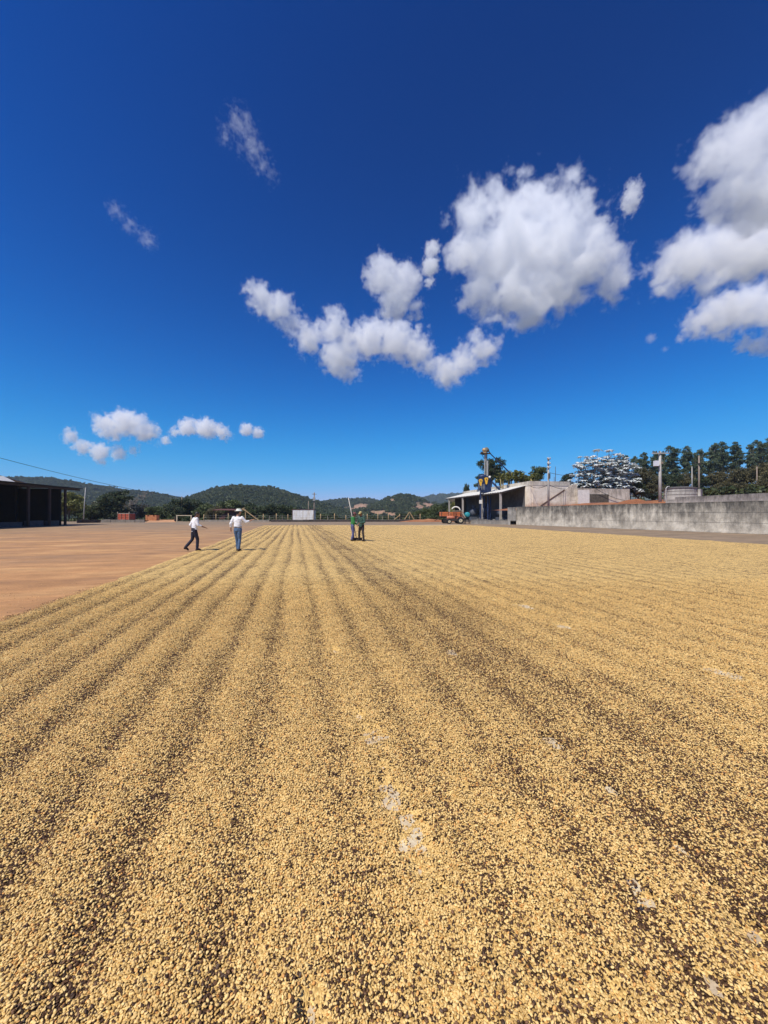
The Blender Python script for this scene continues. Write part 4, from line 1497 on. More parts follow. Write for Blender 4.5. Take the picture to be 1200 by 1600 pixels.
def put_tree(kind, px, ytop, wpx, Y, z0, label, group, var=None, name=None):
    k = TREE_N[kind] = TREE_N.get(kind, -1) + 1
    h, trunk, crown = KIND[kind][(k if var is None else var) % len(KIND[kind])]
    top = CH + (HY - ytop) / F * Y
    b = P(px, 803, Y)
    e = empty(name or ('eucalyptus_tree' if kind == 'eucalypt' else 'tree'), (b.x, b.y, z0), random.Random(px * 3 + 1).uniform(0, 6.28), label=label, cat='tree', group=group)
    w0 = 4.6 if kind == 'eucalypt' else 7.0
    e.scale = (wpx / F * Y / w0, wpx / F * Y / w0, (top - z0) / (h * 1.0))
    link('trunk', trunk, e)
    link('crown', crown, e)
    return e


def ground_z(px, Y):
    return float(hill_z(np.array([px]), np.array([Y]))[0])


# --- the line of trees behind the far end of the yard: column, top row, width, distance, kind
LINE = [(108, 763, 42, 84, 'yellow'), (122, 781, 30, 92, 'mid'), (143, 785, 30, 90, 'mid'), (158, 779, 32, 98, 'brown'), (176, 764, 50, 92, 'dark'),
        (196, 782, 30, 100, 'brown'), (224, 783, 34, 97, 'grey'), (243, 787, 28, 92, 'mid'), (258, 783, 36, 98, 'mid'), (273, 786, 30, 92, 'dark'),
        (287, 775.5, 40, 100, 'dark'), (304, 776, 40, 104, 'dark'), (322, 783, 34, 97, 'mid'), (333, 790, 28, 94, 'brown'), (346, 783, 36, 106, 'brown'),
        (366, 775, 44, 101, 'mid'), (383, 787, 30, 98, 'mid'), (398, 783, 38, 103, 'dark'), (417, 787, 32, 105, 'mid'), (431, 785, 34, 99, 'dark'),
        (452, 786, 34, 104, 'mid'), (497, 797, 24, 98, 'mid'), (519, 800, 22, 106, 'dark'), (583, 801, 24, 110, 'dark'), (604, 803, 22, 104, 'mid'),
        (626, 800, 24, 112, 'dark'), (648, 796, 24, 108, 'mid'), (664, 789, 28, 104, 'mid'), (681, 784, 32, 110, 'mid'), (697, 781, 30, 116, 'dark'),
        (714, 779, 32, 112, 'yellow'), (731, 782, 28, 118, 'dark')]
WORD = {'dark': 'dark green tree', 'mid': 'green leafy tree', 'yellow': 'yellowish green tree', 'brown': 'brownish green tree', 'grey': 'greyish thin leaved tree'}
for i, (px, yt, w, Y, kd) in enumerate(LINE):
    lab = '%s, %s from the left in the far tree line' % (WORD[kd], ORD[i])
    put_tree(kd, px, yt + 1.5, w * 1.12, Y, ground_z(px, Y) - .2, lab, 'trees behind the far end of the yard')

# --- trees on the high ground
HIGH = [(768, 712, 34, 84, 6.7, 'dark', 'large dark tree right behind the elevator pipes'),
        (755, 738, 26, 86, 6.7, 'dark', 'lower dark tree left of the elevator pipes'),
        (782, 727, 24, 88, 6.7, 'dark', 'dark tree showing between the elevator and the yellow plants'),
        (728, 753, 12, 98, 0, 'dark', 'small slim dark tree standing alone above the shed roof'),
        (742, 762, 16, 100, 0, 'brown', 'small tree between the slim dark tree and the elevator'),
        (838, 724, 30, 80, 6.7, 'mid', 'rounded green tree above the tall wall corner'),
        (822, 739, 22, 82, 6.7, 'brown', 'small brownish tree between the yellow plants and rounded tree'),
        (886, 738, 20, 78, 6.6, 'dark', 'small dark tree left of the silver leaved tree'),
        (1002, 727, 40, 76, 4.4, 'brown', 'brownish green tree between the silver tree and transformer pole'),
        (1022, 738, 26, 80, 4.6, 'brown', 'brownish tree just behind the transformer pole'),
        (985, 748, 28, 72, 4.2, 'dark', 'low dark tree at the right foot of the silver tree'),
        (1048, 737, 30, 88, 5.2, 'dark', 'dark bushy tree above the left side of the water tank'),
        (1070, 734, 30, 92, 5.4, 'brown', 'brownish bushy tree above the right side of the water tank'),
        (1096, 742, 28, 84, 5.0, 'dark', 'dark bushy tree behind the brown wooden pole'),
        (1117, 732, 34, 86, 5.2, 'brown', 'brownish tree, first right of the brown wooden pole'),
        (1140, 728, 36, 84, 5.2, 'brown', 'brownish tree, second right of the brown wooden pole'),
        (1163, 725, 36, 80, 5.0, 'brown', 'brownish tree, third right of the brown wooden pole'),
        (1187, 718, 40, 78, 5.0, 'brown', 'tall brownish tree beside the thin post at the right edge'),
        (1214, 714, 42, 74, 4.8, 'brown', 'brownish tree cut by the right edge of the picture'),
        (897, 752, 26, 79, 3.6, 'dark', 'low dark bush under the left side of the silver tree'),
        (925, 751, 34, 79, 3.6, 'dark', 'low dark bush under the middle of the silver tree'),
        (955, 750, 34, 79, 3.6, 'dark', 'low dark bush under the right side of the silver tree'),
        (998, 751, 28, 70, 3.4, 'dark', 'low dark bush behind the heap of red earth'),
        (1128, 752, 30, 68, 4.2, 'brown', 'low brownish bush above the grey second wall'),
        (1158, 750, 30, 66, 4.2, 'brown', 'low bush second along the top of the grey wall'),
        (1192, 746, 34, 62, 4.0, 'brown', 'low bush at the right end above the grey wall')]
for px, yt, w, Y, z0, kd, lab in HIGH:
    put_tree(kd, px, yt + 1, w * 1.1, Y, z0, lab, 'trees on the high ground')
EUC = [(965, 717, 14), (976, 711, 15), (993, 712, 15), (1006, 707, 19), (1023, 706, 19), (1038, 706, 18), (1053, 696.5, 24), (1072.5, 696.5, 20), (1086, 708, 16), (1097, 701.5, 19),
       (1111, 693, 20), (1129, 690, 24), (1152, 690, 24), (1176, 693, 19), (1190, 687, 22), (1207, 682, 24), (1228, 684, 24)]
for i, (px, yt, w) in enumerate(EUC):
    put_tree('eucalypt', px, yt - 1, w * .92, 118 + (i * 37 % 17), 7.0, 'tall slender eucalyptus, %s from the left in the row behind the tank' % ORD[i], 'row of eucalyptus trees')

# --- silver leaved tree
def silver_tree():
    g = np.random.default_rng(42)
    Y = 70.0
    b = P(940, 803, Y)
    e = empty('silver_tree', (b.x, b.y, 3.9), label='spreading tree with silvery white umbrella shaped leaves above the terrace wall', cat='tree')
    mb = MB()
    tips = []
    sx = Y / F
    for bx, lean in ((-1.6, -.4), (1.9, .5), (.3, 0)):
        mb.tube([(bx, 0, -.5), (bx + lean * .5, 0, 1.6), (bx + lean, .1, 3.0)], [.16, .13, .10], 8)
        for k in range(16):
            a = g.uniform(0, 6.283)
            rr = g.uniform(.5, 3.4)
            zt = 9.0 * math.sqrt(max(.1, 1 - (rr / 4.6) ** 2)) * g.uniform(.72, 1.0)
            t = Vector((bx * 1.35 + lean + math.cos(a) * rr, math.sin(a) * rr * .8, zt))
            s = Vector((bx + lean * g.uniform(.2, 1), .05, g.uniform(1.2, 3.0)))
            mid = s.lerp(t, .55) + Vector((0, 0, -.35))
            mb.tube([s, mid, t], [.07, .05, .03], 6)
            tips.append(t)
            for j in range(2):
                f = g.uniform(.55, .9)
                q = mid.lerp(t, f)
                w = q + Vector((g.normal(0, .55), g.normal(0, .5), g.uniform(.2, .7)))
                mb.tube([q, w], [.035, .025], 5)
                tips.append(w)
    for px, py in ((933, 703), (952.5, 703.5)):
        t = P(px, py, Y) - Vector((b.x, b.y, 3.9))
        mb.tube([(t.x * .6 - .3, 0, 5.2), (t.x * .9, 0, t.z - 1.2), (t.x, 0, t.z - .15)], [.05, .04, .03], 5)
        tips += [t, t + Vector((.25, .1, -.1)), t + Vector((-.25, 0, -.12))]
    for k in range(70):     # inner, lower tufts
        a = g.uniform(0, 6.283)
        rr = g.uniform(1.0, 5.6)
        tips.append(Vector((math.cos(a) * rr * 1.05, math.sin(a) * rr * .6, g.uniform(.9, 3.6))))
    for k in range(80):     # right hand side spreads low
        tips.append(Vector((g.uniform(1.5, 6.2), g.uniform(-2, 2), g.uniform(1.0, 6.4))))
    for k in range(460):    # the dome of the crown
        d = g.normal(0, 1, 3)
        d /= np.linalg.norm(d)
        q = g.uniform(.55, 1.0)
        t = Vector((.2 + d[0] * 6.0 * q, d[1] * 2.6 * q, 3.3 + d[2] * 4.3 * q))
        if t.z > .8 and not (t.x < -2.5 and t.z < 2.2):
            tips.append(t)
    mb.build('trunk', BARKG, e, True)
    V, Fq, T = [], [], []
    for t in tips:
        n = int(g.integers(7, 11))
        tone = g.random()
        r = g.uniform(.5, .85)
        for k in range(n):
            a = 6.283 * k / n + g.normal(0, .15)
            d = np.array([math.cos(a), math.sin(a), 0])
            s_ = np.array([-math.sin(a), math.cos(a), 0])
            L = r * g.uniform(.75, 1.2)
            droop = g.uniform(.25, .75)
            lift = g.uniform(.02, .16)
            w = L * .30
            p0 = np.array(t) + d * .03
            p1 = np.array(t) + d * L * .55 + np.array([0, 0, lift])
            p2 = np.array(t) + d * L + np.array([0, 0, lift - droop * L * .7])
            o = len(V)
            V += [p0, p1 - s_ * w, p1 + np.array([0, 0, .03]), p1 + s_ * w, p2]
            Fq += [(o, o + 1, o + 2, o + 2), (o, o + 2, o + 3, o + 3), (o + 1, o + 4, o + 2, o + 2), (o + 2, o + 4, o + 3, o + 3)]
            T += [np.clip(tone * .6 + g.random() * .5, 0, 1)] * 5
    tri = np.array([(f[0], f[1], f[2]) for f in Fq])
    link('crown', np_mesh('crown', np.array(V), tri, L_SIL, False, {'tone': ('FLOAT', T)}), e)
    # darker green leaves in the inside of the crown
    C = shell_points([((-2.4, .3, 2.6), (2.6, 1.6, 1.9)), ((2.6, .3, 2.4), (3.2, 1.7, 2.0)), ((1.6, .4, 4.2), (2.4, 1.4, 1.6))], 95, g, .2)
    V, Fq, T = leaf_cloud(C, .55, 26, .2, g, .4)
    link('crown', np_mesh('crown', V, Fq, L_DARK, False, {'tone': ('FLOAT', T)}), e, label='dark green inner leaves')


silver_tree()


# --- broad leaved yellow-green plants along the top of the tall wall
def banana_kind(seed):
    g = np.random.default_rng(seed)
    st = MB()
    V, T, tri = [], [], []
    for s in range(3):
        bx, by = g.normal(0, .4, 2)
        h = g.uniform(1.4, 2.2)
        st.tube([(bx, by, -.3), (bx + g.normal(0, .1), by, h * .6), (bx + g.normal(0, .15), by, h)], [.12, .10, .06], 7)
        for k in range(15):
            a = g.uniform(0, 6.283)
            L = g.uniform(.7, 1.6)
            w = g.uniform(.14, .24)
            d = np.array([math.cos(a), math.sin(a), 0])
            sd = np.array([-math.sin(a), math.cos(a), 0])
            o = len(V)
            m = 6
            for j in range(m + 1):
                t = j / m
                p = np.array([bx, by, h * (.45 + .55 * (k % 5) / 4)]) + d * L * t * .62 + np.array([0, 0, L * (1.0 * t - .75 * t * t)])
                ww = w * math.sin(math.pi * min(.97, t * .93 + .06)) ** .7
                V += [p - sd * ww + np.array([0, 0, -.3 * ww]), p, p + sd * ww + np.array([0, 0, -.3 * ww])]
                T += [np.clip(.6 + g.normal(0, .2), 0, 1)] * 3
            for j in range(m):
                q = o + j * 3
                tri += [(q, q + 1, q + 4, q + 3), (q + 1, q + 2, q + 5, q + 4)]
    return st.mesh('stem', plain('banana_stem', (.42, .33, .14), .8), True), np_mesh('leaves', np.array(V), np.array(tri), L_YEL, True, {'tone': ('FLOAT', T)})


BAN = [banana_kind(61 + k) for k in range(3)]
for i, (px, h) in enumerate([(784, 1.0), (793, 1.15), (801, 1.25), (809, 1.3), (816, 1.25), (824, 1.0), (830, 1.0)]):
    Y = 72 + (i * 5 % 7) * .6
    b = P(px, 0, Y)
    e = empty('banana_plant', (b.x, Y, 6.68), i * 1.3, label='yellow green broad leaved plant, %s from the left on the tall wall' % ORD[i], cat='plant', group='broad leaved plants above the tall wall')
    e.scale = (h, h, h * 1.15)
    link('stem', BAN[i % 3][0], e)
    link('leaves', BAN[i % 3][1], e)


# --- the bare tree
def bare_tree():
    g = np.random.default_rng(9)
    Y = 95
    b = P(211, 803, Y)
    z0 = ground_z(211, Y) - .2
    e = empty('bare_tree', (b.x, b.y, z0), label='bare grey tree with thin twigs right of the red cart', cat='tree')
    mb, tw = MB(), MB()
    top = CH + (HY - 765.5) / F * Y - z0

    def grow(p, d, L, r, lev):
        q = p + d * L
        mid = p.lerp(q, .5) + Vector(g.normal(0, .04, 3)) * L
        (mb if lev < 3 else tw).tube([p, mid, q], [r, r * .85, r * .65], 6 if lev < 3 else 4)
        if lev >= 5:
            return
        for k in range(3 if lev else 4):
            n = (d + Vector(g.normal(0, .42, 3)) + Vector((0, 0, .12))).normalized()
            grow(p.lerp(q, g.uniform(.6, 1)), n, L * g.uniform(.55, .82), r * .6, lev + 1)
    grow(Vector((0, 0, -.3)), Vector((.06, 0, 1)).normalized(), top * .36, .16, 0)
    mb.build('trunk', BARKG, e, True)
    tw.build('twigs', plain('twig_grey', (.30, .23, .19), .95), e, True)


bare_tree()

# ------------------------------------------------------------------ woods on the hills and undergrowth
def wood_shapes():
    src = bpy.data.collections.new('wood_shapes')
    for k in range(5):
        g = np.random.default_rng(500 + k)
        ee = [((0, 0, .9), (.75, .75, .62))] + [((g.normal(0, .4), g.normal(0, .4), g.uniform(.5, 1.3)), (.42, .42, .34)) for j in range(4)]
        C = shell_points(ee, 26, g, .6)
        V, Fq, T = leaf_cloud(C, .3, 7, .21, g, .6, asp=.75)
        src.objects.link(bpy.data.objects.new('wood_crown', np_mesh('wood_crown', V, Fq, L_FOR, False, {'tone': ('FLOAT', T)})))
    return src


WOOD = wood_shapes()


def points_object(name, p, size, turn, **kw):
    me = bpy.data.meshes.new(name)
    n = len(p)
    me.vertices.add(n)
    me.vertices.foreach_set('co', np.asarray(p, np.float32).ravel())
    a = me.attributes.new('turn', 'FLOAT_VECTOR', 'POINT')
    a.data.foreach_set('vector', np.stack([np.zeros(n), np.zeros(n), turn], 1).astype(np.float32).ravel())
    a = me.attributes.new('size', 'FLOAT', 'POINT')
    a.data.foreach_set('value', np.asarray(size, np.float32))
    return link(name, me, **kw)


fp, fs_ = [], []
for i, (n, px0, px1, ya, yb, smin, smax) in enumerate([(20000, -140, 400, 420, 960, 1.6, 3.4), (16000, 150, 610, 300, 700, 1.4, 2.9), (13000, 440, 760, 700, 1220, 1.8, 3.6),
                                                       (11000, 480, 800, 330, 780, 1.4, 2.8), (9000, 600, 900, 1400, 2200, 4.5, 8.0), (3500, 40, 780, 130, 330, 1.6, 3.0)]):
    Yr_ = np.sqrt(rng.uniform(ya ** 2, yb ** 2, n))
    px_ = rng.uniform(px0, px1, n)
    z_ = hill_z(px_, Yr_)
    x_ = (px_ - 600) / F * Yr_
    py_ = HY - (z_ + 3 - CH) / Yr_ * F
    so = soil_at(px_, py_, (fbm(x_ / 9, Yr_ / 22, 4, 31) - .5) * 3.4) * (Yr_ > 330) * (Yr_ < 1150)
    open_ = fbm(x_ / 45, Yr_ / 45, 3, 90)
    ok = (so < .4) & ((open_ < .62) | (rng.random(n) < .35))
    fp.append(np.stack([x_, Yr_, z_ - .6], 1)[ok])
    fs_.append(rng.uniform(smin, smax, n)[ok] * np.where(rng.random(n) < .05, 1.5, 1)[ok])
fp, fs_ = np.concatenate(fp), np.concatenate(fs_)
scatter(points_object('hill_woods', fp, fs_, rng.random(len(fp)) * 6.28, kind='stuff', label='dense dark woods covering the distant hills', cat='woods'), WOOD)

n = 900
px_ = rng.uniform(90, 740, n)
Yr_ = rng.uniform(86, 128, n)
z_ = hill_z(px_, Yr_)
scatter(points_object('undergrowth', np.stack([(px_ - 600) / F * Yr_, Yr_, z_ - .3], 1), rng.uniform(.5, 1.25, n), rng.random(n) * 6.28, kind='stuff',
                      label='low bushes growing behind the far fence', cat='undergrowth'), WOOD)
n = 420
t_, s_ = rng.uniform(20, 61, n), rng.uniform(33, 80, n)
scatter(points_object('undergrowth', np.stack([WALL_A.x + WD.x * t_ + WN.x * s_, WALL_A.y + WD.y * t_ + WN.y * s_, terrace_z(t_, s_) - .3], 1), rng.uniform(.6, 1.5, n),
                      rng.random(n) * 6.28, kind='stuff', label='brushwood on the terrace under the eucalyptus trees', cat='undergrowth'), WOOD)
# ------------------------------------------------------------------ people
SKIN_D = plain('skin_brown', (.22, .11, .065), .6, .1, 20)
SKIN_L = plain('skin_tan', (.42, .23, .15), .6, .1, 20)
HAIR = plain('black_hair', (.012, .010, .009), .6, .3, 60)
EYE = plain('eye_dark', (.02, .015, .012), .3, .1)
LIP = plain('lip', (.24, .09, .07), .6, .1)


def fuse(mb, name, mat, parent, voxel, it=4, wrinkle=0.0, **kw):
    """one continuous skin over overlapping pieces"""
    me = mb.mesh(name)
    o = bpy.data.objects.new(name, me)
    col.objects.link(o)
    r = o.modifiers.new('r', 'REMESH')
    r.mode = 'VOXEL'
    r.voxel_size = voxel
    s = o.modifiers.new('s', 'SMOOTH')
    s.iterations = it
    s.factor = .5
    dg = bpy.context.evaluated_depsgraph_get()
    me2 = bpy.data.meshes.new_from_object(o.evaluated_get(dg))
    bpy.data.objects.remove(o)
    bpy.data.meshes.remove(me)
    me2.name = name
    n = len(me2.vertices)
    if wrinkle:
        co = np.zeros(n * 3, np.float32)
        me2.vertices.foreach_get('co', co)
        co = co.reshape(-1, 3)
        nr = np.zeros(n * 3, np.float32)
        me2.vertices.foreach_get('normal', nr)
        nr = nr.reshape(-1, 3)
        d = fbm(co[:, 0] * 9 + co[:, 1] * 7 + 40, co[:, 2] * 17 + 40, 3, 6) - .5
        co += nr * (d * wrinkle)[:, None]
        me2.vertices.foreach_set('co', co.ravel())
    me2.materials.clear()
    me2.materials.append(mat)
    me2.polygons.foreach_set('use_smooth', [True] * len(me2.polygons))
    return link(name, me2, parent, **kw)


def chain(mb, pts, rs, n=12):
    pts = [Vector(p) for p in pts]
    for i in range(len(pts)):
        mb.ball(pts[i], rs[i], n, 8)
        if i:
            mb.tube([pts[i - 1], pts[i]], [rs[i - 1], rs[i]], n)


def hand(mb, wrist, elbow, side, curl=.5):
    """palm, four bent fingers and a thumb on the line of the forearm"""
    w, el = Vector(wrist), Vector(elbow)
    d = (w - el).normalized()
    up = Vector((0, 0, 1)) if abs(d.z) < .8 else Vector((0, 1, 0))
    across = d.cross(up).normalized()
    nrm = across.cross(d).normalized()
    palm = w + d * .05
    q = Matrix((across, nrm, d)).transposed()
    mb.ball(palm, (.040, .017, .055), 12, 8, q)
    for k in range(4):
        o = (k - 1.5) * .021
        b = w + d * .088 + across * o
        L = (.068, .078, .074, .058)[k]
        m1 = b + d * L * .5 - nrm * L * .25 * curl
        m2 = m1 + d * L * .3 * (1 - .4 * curl) - nrm * L * .4 * curl
        chain(mb, [b, m1, m2], [.0095, .009, .008], 8)
    t0 = w + d * .03 + across * (-.032 * side)
    t1 = t0 + d * .03 + across * (-.028 * side) - nrm * .01
    t2 = t1 + d * .028 - nrm * .012
    chain(mb, [t0, t1, t2], [.012, .0105, .009], 8)


def person(loc, rz, label, J, skin, shirt_m, trousers_m, shoe_m, sleeve=1.0, hat=None, hair=True, scale=1.0, tuck=True):
    """J: joints in metres, the figure facing +Y. One continuous body; shirt, trousers, shoes, hair and hat over it."""
    b = MB()
    ch, hd, pl = Vector(J['chest']), Vector(J['head']), Vector(J['pelvis'])
    neck = Vector(J['neck'])
    b.rings([(pl + Vector((0, 0, -.10)), .13, .09), (pl, .155, .105), (pl.lerp(ch, .45), .135, .09), (ch, .16, .11), (ch.lerp(neck, .55), .17, .09), (neck + Vector((0, 0, -.01)), .06, .06)], 16)
    chain(b, [neck, hd + Vector((0, -.01, -.06))], [.058, .055])
    hr = Matrix.Rotation(J.get('turn', 0), 3, 'Z') @ Matrix.Rotation(J.get('nod', 0), 3, 'X')

    def hp(x, y, z):
        return hd + hr @ Vector((x, y, z))
    b.ball(hd, (.075, .093, .112), 16, 12, hr)
    b.ball(hp(0, .028, -.06), (.056, .062, .055), 12, 8, hr)
    chain(b, [hp(0, .088, .012), hp(0, .108, -.022)], [.012, .017], 8)
    for s in (-1, 1):
        b.ball(hp(s * .077, -.005, -.008), (.012, .02, .033), 8, 6, hr)
    for s, sd in (('l', -1), ('r', 1)):
        sh, el, wr = J['sh_' + s], J['el_' + s], J['wr_' + s]
        chain(b, [sh, el, wr], [.052, .040, .027])
        hand(b, wr, el, sd, J.get('curl', .6))
        chain(b, [J['hip_' + s], J['kn_' + s], J['an_' + s]], [.085, .055, .040])
        an = Vector(J['an_' + s])
        toe = an + Vector(J['toe_' + s])
        chain(b, [an + Vector((0, 0, -.02)), toe], [.040, .032])
    body = fuse(b, 'person', skin, None, .0075, 5, label=label, cat='person', loc=loc, rz=rz)
    body.scale = (scale,) * 3
    # shirt
    t = MB()
    hem = pl + Vector((0, 0, .03 if tuck else -.10))
    t.rings([(hem, .168, .122), (hem.lerp(ch, .35), .165, .118), (ch, .185, .13), (ch.lerp(neck, .5), .195, .112), (neck + Vector((0, 0, -.035)), .10, .085), (neck + Vector((0, -.005, .0)), .068, .068)], 18)
    for s in 'lr':
        sh, el, wr = Vector(J['sh_' + s]), Vector(J['el_' + s]), Vector(J['wr_' + s])
        if sleeve <= .5:
            chain(t, [sh, sh.lerp(el, sleeve * 2)], [.075, .064])
        else:
            chain(t, [sh, el, el.lerp(wr, (sleeve - .5) * 2)], [.075, .058, .046])
    fuse(t, 'shirt', shirt_m, body, .012, 5, .022)
    # trousers
    t = MB()
    t.rings([(pl + Vector((0, 0, -.12)), .155, .115), (pl + Vector((0, 0, -.02)), .168, .122), (pl + Vector((0, 0, .075)), .158, .112)], 18)
    for s in 'lr':
        hip, kn, an = Vector(J['hip_' + s]), Vector(J['kn_' + s]), Vector(J['an_' + s])
        chain(t, [hip, hip.lerp(kn, .5), kn, kn.lerp(an, .94)], [.100, .087, .070, .062])
    fuse(t, 'trousers', trousers_m, body, .012, 5, .018)
    if tuck:
        MB().rings([(pl + Vector((0, 0, .052)), .171, .126), (pl + Vector((0, 0, .085)), .170, .125)], 20).build('belt', EYE, body)
    for s in 'lr':
        m = MB()
        an = Vector(J['an_' + s])
        tv = Vector(J['toe_' + s])
        chain(m, [an + Vector((0, 0, .01)), an + Vector((0, -.025, -.035)), an + tv * .6 + Vector((0, 0, .01)), an + tv * 1.05], [.054, .050, .048, .040])
        fuse(m, 'shoe', shoe_m, body, .011, 3)
    for s in (-1, 1):
        MB().ball(hp(s * .030, .080, .012), (.011, .009, .008), 8, 6, hr).build('eye', EYE, body, True)
    MB().ball(hp(0, .086, -.055), (.024, .008, .007), 8, 6, hr).build('mouth', LIP, body, True)
    if hair:
        m = MB()
        m.ball(hp(0, -.016, .022), (.082, .092, .104), 16, 10, hr)
        m.ball(hp(0, -.05, -.03), (.070, .055, .07), 12, 8, hr)
        fuse(m, 'hair', HAIR, body, .01, 2, .01)
    if hat:
        kind, hm = hat
        m = MB()
        T = Matrix.Translation(hd) @ hr.to_4x4()
        if kind == 'brim':
            m.rings([((0, 0, .058), .02, .02), ((0, 0, .052), .165, .185), ((0, 0, .060), .168, .188), ((0, 0, .072), .100, .118), ((0, 0, .135), .088, .104), ((0, 0, .158), .06, .075), ((0, 0, .152), .01, .015)], 24, T)
        else:
            m.rings([((0, -.005, .045), .084, .102), ((0, -.005, .10), .080, .096), ((0, -.005, .135), .05, .06), ((0, -.005, .142), .01, .01)], 20, T)
            m.prism([T @ Vector(p) for p in ((-.07, .075, .05), (.07, .075, .05), (.055, .165, .035), (-.055, .165, .035))], (0, 0, .014))
        m.build('hat' if kind == 'brim' else 'cap', hm, body, kind == 'brim')
    return body


def pose(**kw):
    J = dict(pelvis=(0, 0, .95), chest=(0, .0, 1.28), neck=(0, -.01, 1.47), head=(0, .02, 1.635),
             sh_l=(-.185, 0, 1.41), sh_r=(.185, 0, 1.41), el_l=(-.23, -.04, 1.13), el_r=(.23, -.04, 1.13), wr_l=(-.24, .03, .89), wr_r=(.24, .03, .89),
             hip_l=(-.085, 0, .90), hip_r=(.085, 0, .90), kn_l=(-.09, .03, .50), kn_r=(.09, .03, .50), an_l=(-.095, 0, .075), an_r=(.095, 0, .075),
             toe_l=(-.015, .13, -.035), toe_r=(.015, .13, -.035))
    J.update(kw)
    return J


def bed_z(x, y):
    return max(.0, float(bed_fields(np.array([x]), np.array([y]))[0][0]))


W_SHIRT = plain('white_shirt', (.80, .80, .80), .8, .04, 12)
NAVY = plain('navy_trousers', (.014, .017, .035), .85, .25, 14)
JEANS = plain('blue_jeans', (.075, .135, .235), .85, .25, 14)
SHOEB = plain('dark_shoe', (.028, .018, .013), .6, .3, 14)
HATW = plain('white_hat', (.66, .66, .56), .8, .1, 14)
# the bareheaded man striding to the right
Yp = 16.75
p1 = P(303.5, 803, Yp)
J1 = pose(chest=(0, .05, 1.28), neck=(0, .06, 1.47), head=(.01, .12, 1.61), nod=-.3, turn=-.15,
          kn_l=(-.09, -.06, .50), an_l=(-.09, -.33, .17), toe_l=(0, .10, -.10),
          kn_r=(.09, .12, .51), an_r=(.09, .10, .08),
          sh_l=(-.185, .04, 1.41), sh_r=(.185, .06, 1.41),
          el_l=(-.26, -.10, 1.14), wr_l=(-.25, .03, .92), el_r=(.245, .10, 1.14), wr_r=(.23, .36, 1.045))
person((p1.x, p1.y, bed_z(p1.x, p1.y)), R(-52), 'person in white shirt and navy trousers striding with one arm held forward', J1, SKIN_D, W_SHIRT, NAVY, SHOEB, .72, None, True, .99, False)
# the man in the pale hat, walking away
p2 = P(371.5, 803, 16.75)
J2 = pose(kn_l=(-.075, .07, .50), an_l=(-.07, .12, .075), kn_r=(.075, .02, .50), an_r=(.075, -.06, .075), chest=(.01, .01, 1.28), head=(.03, .03, 1.645), turn=-.5,
          el_l=(-.28, -.06, 1.16), wr_l=(-.315, .0, .92), el_r=(.345, .06, 1.22), wr_r=(.53, .22, 1.315))
person((p2.x, p2.y, bed_z(p2.x, p2.y)), R(-8), 'person in white shirt, jeans and pale brimmed hat walking with one arm raised', J2, SKIN_L, W_SHIRT, JEANS, SHOEB, .74, ('brim', HATW), True, 1.02, True)
# two workers in green
GREEN = plain('green_jersey', (.030, .19, .045), .8, .25, 9)
GREEND = plain('dark_green_jersey', (.028, .075, .055), .8, .35, 9)
PURP = plain('faded_blue_trousers', (.095, .10, .22), .85, .3, 9)
DRK = plain('dark_trousers', (.035, .026, .026), .85, .35, 9)
CAPR = plain('faded_red_cap', (.22, .07, .07), .8, .15, 9)
CAPS = plain('straw_cap', (.50, .40, .16), .8, .15, 9)
p3 = P(550.8, 803, 22.9)
J3 = pose(chest=(0, .04, 1.27), neck=(0, .06, 1.45), head=(0, .11, 1.60), nod=-.35, el_l=(-.25, .05, 1.12), wr_l=(-.10, .27, 1.05), el_r=(.25, .05, 1.12), wr_r=(.10, .27, 1.0),
          kn_l=(-.10, .05, .5), an_l=(-.10, .10, .075), an_r=(.10, -.08, .075), curl=.9)
person((p3.x, p3.y, bed_z(p3.x, p3.y)), R(-72), 'person in bright green jersey and faded blue trousers bending towards the other worker', J3, SKIN_D, GREEN, PURP, SHOEB, .95, ('cap', CAPR), True, .98, False)
p4 = P(565, 803, 22.7)
J4 = pose(chest=(0, .03, 1.28), neck=(0, .04, 1.46), head=(0, .09, 1.61), nod=-.3, el_l=(-.26, .05, 1.13), wr_l=(-.08, .26, 1.06), el_r=(.27, .02, 1.12), wr_r=(.16, .20, .98),
          kn_l=(-.14, .05, .5), an_l=(-.18, .02, .075), kn_r=(.14, .05, .5), an_r=(.18, .0, .075), curl=.9)
person((p4.x, p4.y, bed_z(p4.x, p4.y)), R(145), 'person in dark green jersey, dark trousers and straw coloured cap facing the bright green worker', J4, SKIN_D, GREEND, DRK, SHOEB, .95, ('cap', CAPS), True, 1.0, False)
# the long rake standing between them
rk = empty('rake', (0, 0, 0), label='long pale pole of a wooden rake standing upright beside the two green workers', cat='rake')
f_, t_ = P(557.5, 845.3, 23.05), P(544.4, 778, 23.05)
f_.z = bed_z(f_.x, f_.y) + .02
PALEW = plain('pale_wood', (.58, .52, .44), .8, .15, 8)
MB().tube([f_, f_.lerp(t_, .5), t_], [.026, .025, .022], 8).build('handle', PALEW, rk, True)
MB().box((f_.x, f_.y, f_.z + .07), (.7, .035, .14), rz=.5).build('blade', DARKWOOD, rk)

# ------------------------------------------------------------------ clouds
def cloud_mat():
    m = bpy.data.materials.new('cloud_droplets')
    m.use_nodes = True
    n = m.node_tree
    n.nodes.clear()
    o = n.nodes.new('ShaderNodeOutputMaterial')
    v = n.nodes.new('ShaderNodeVolumePrincipled')
    v.inputs['Color'].default_value = (1, 1, 1, 1)
    v.inputs['Density'].default_value = 1
    v.inputs['Anisotropy'].default_value = .0
    n.links.new(v.outputs[0], o.inputs['Volume'])
    return m


CLOUD = cloud_mat()


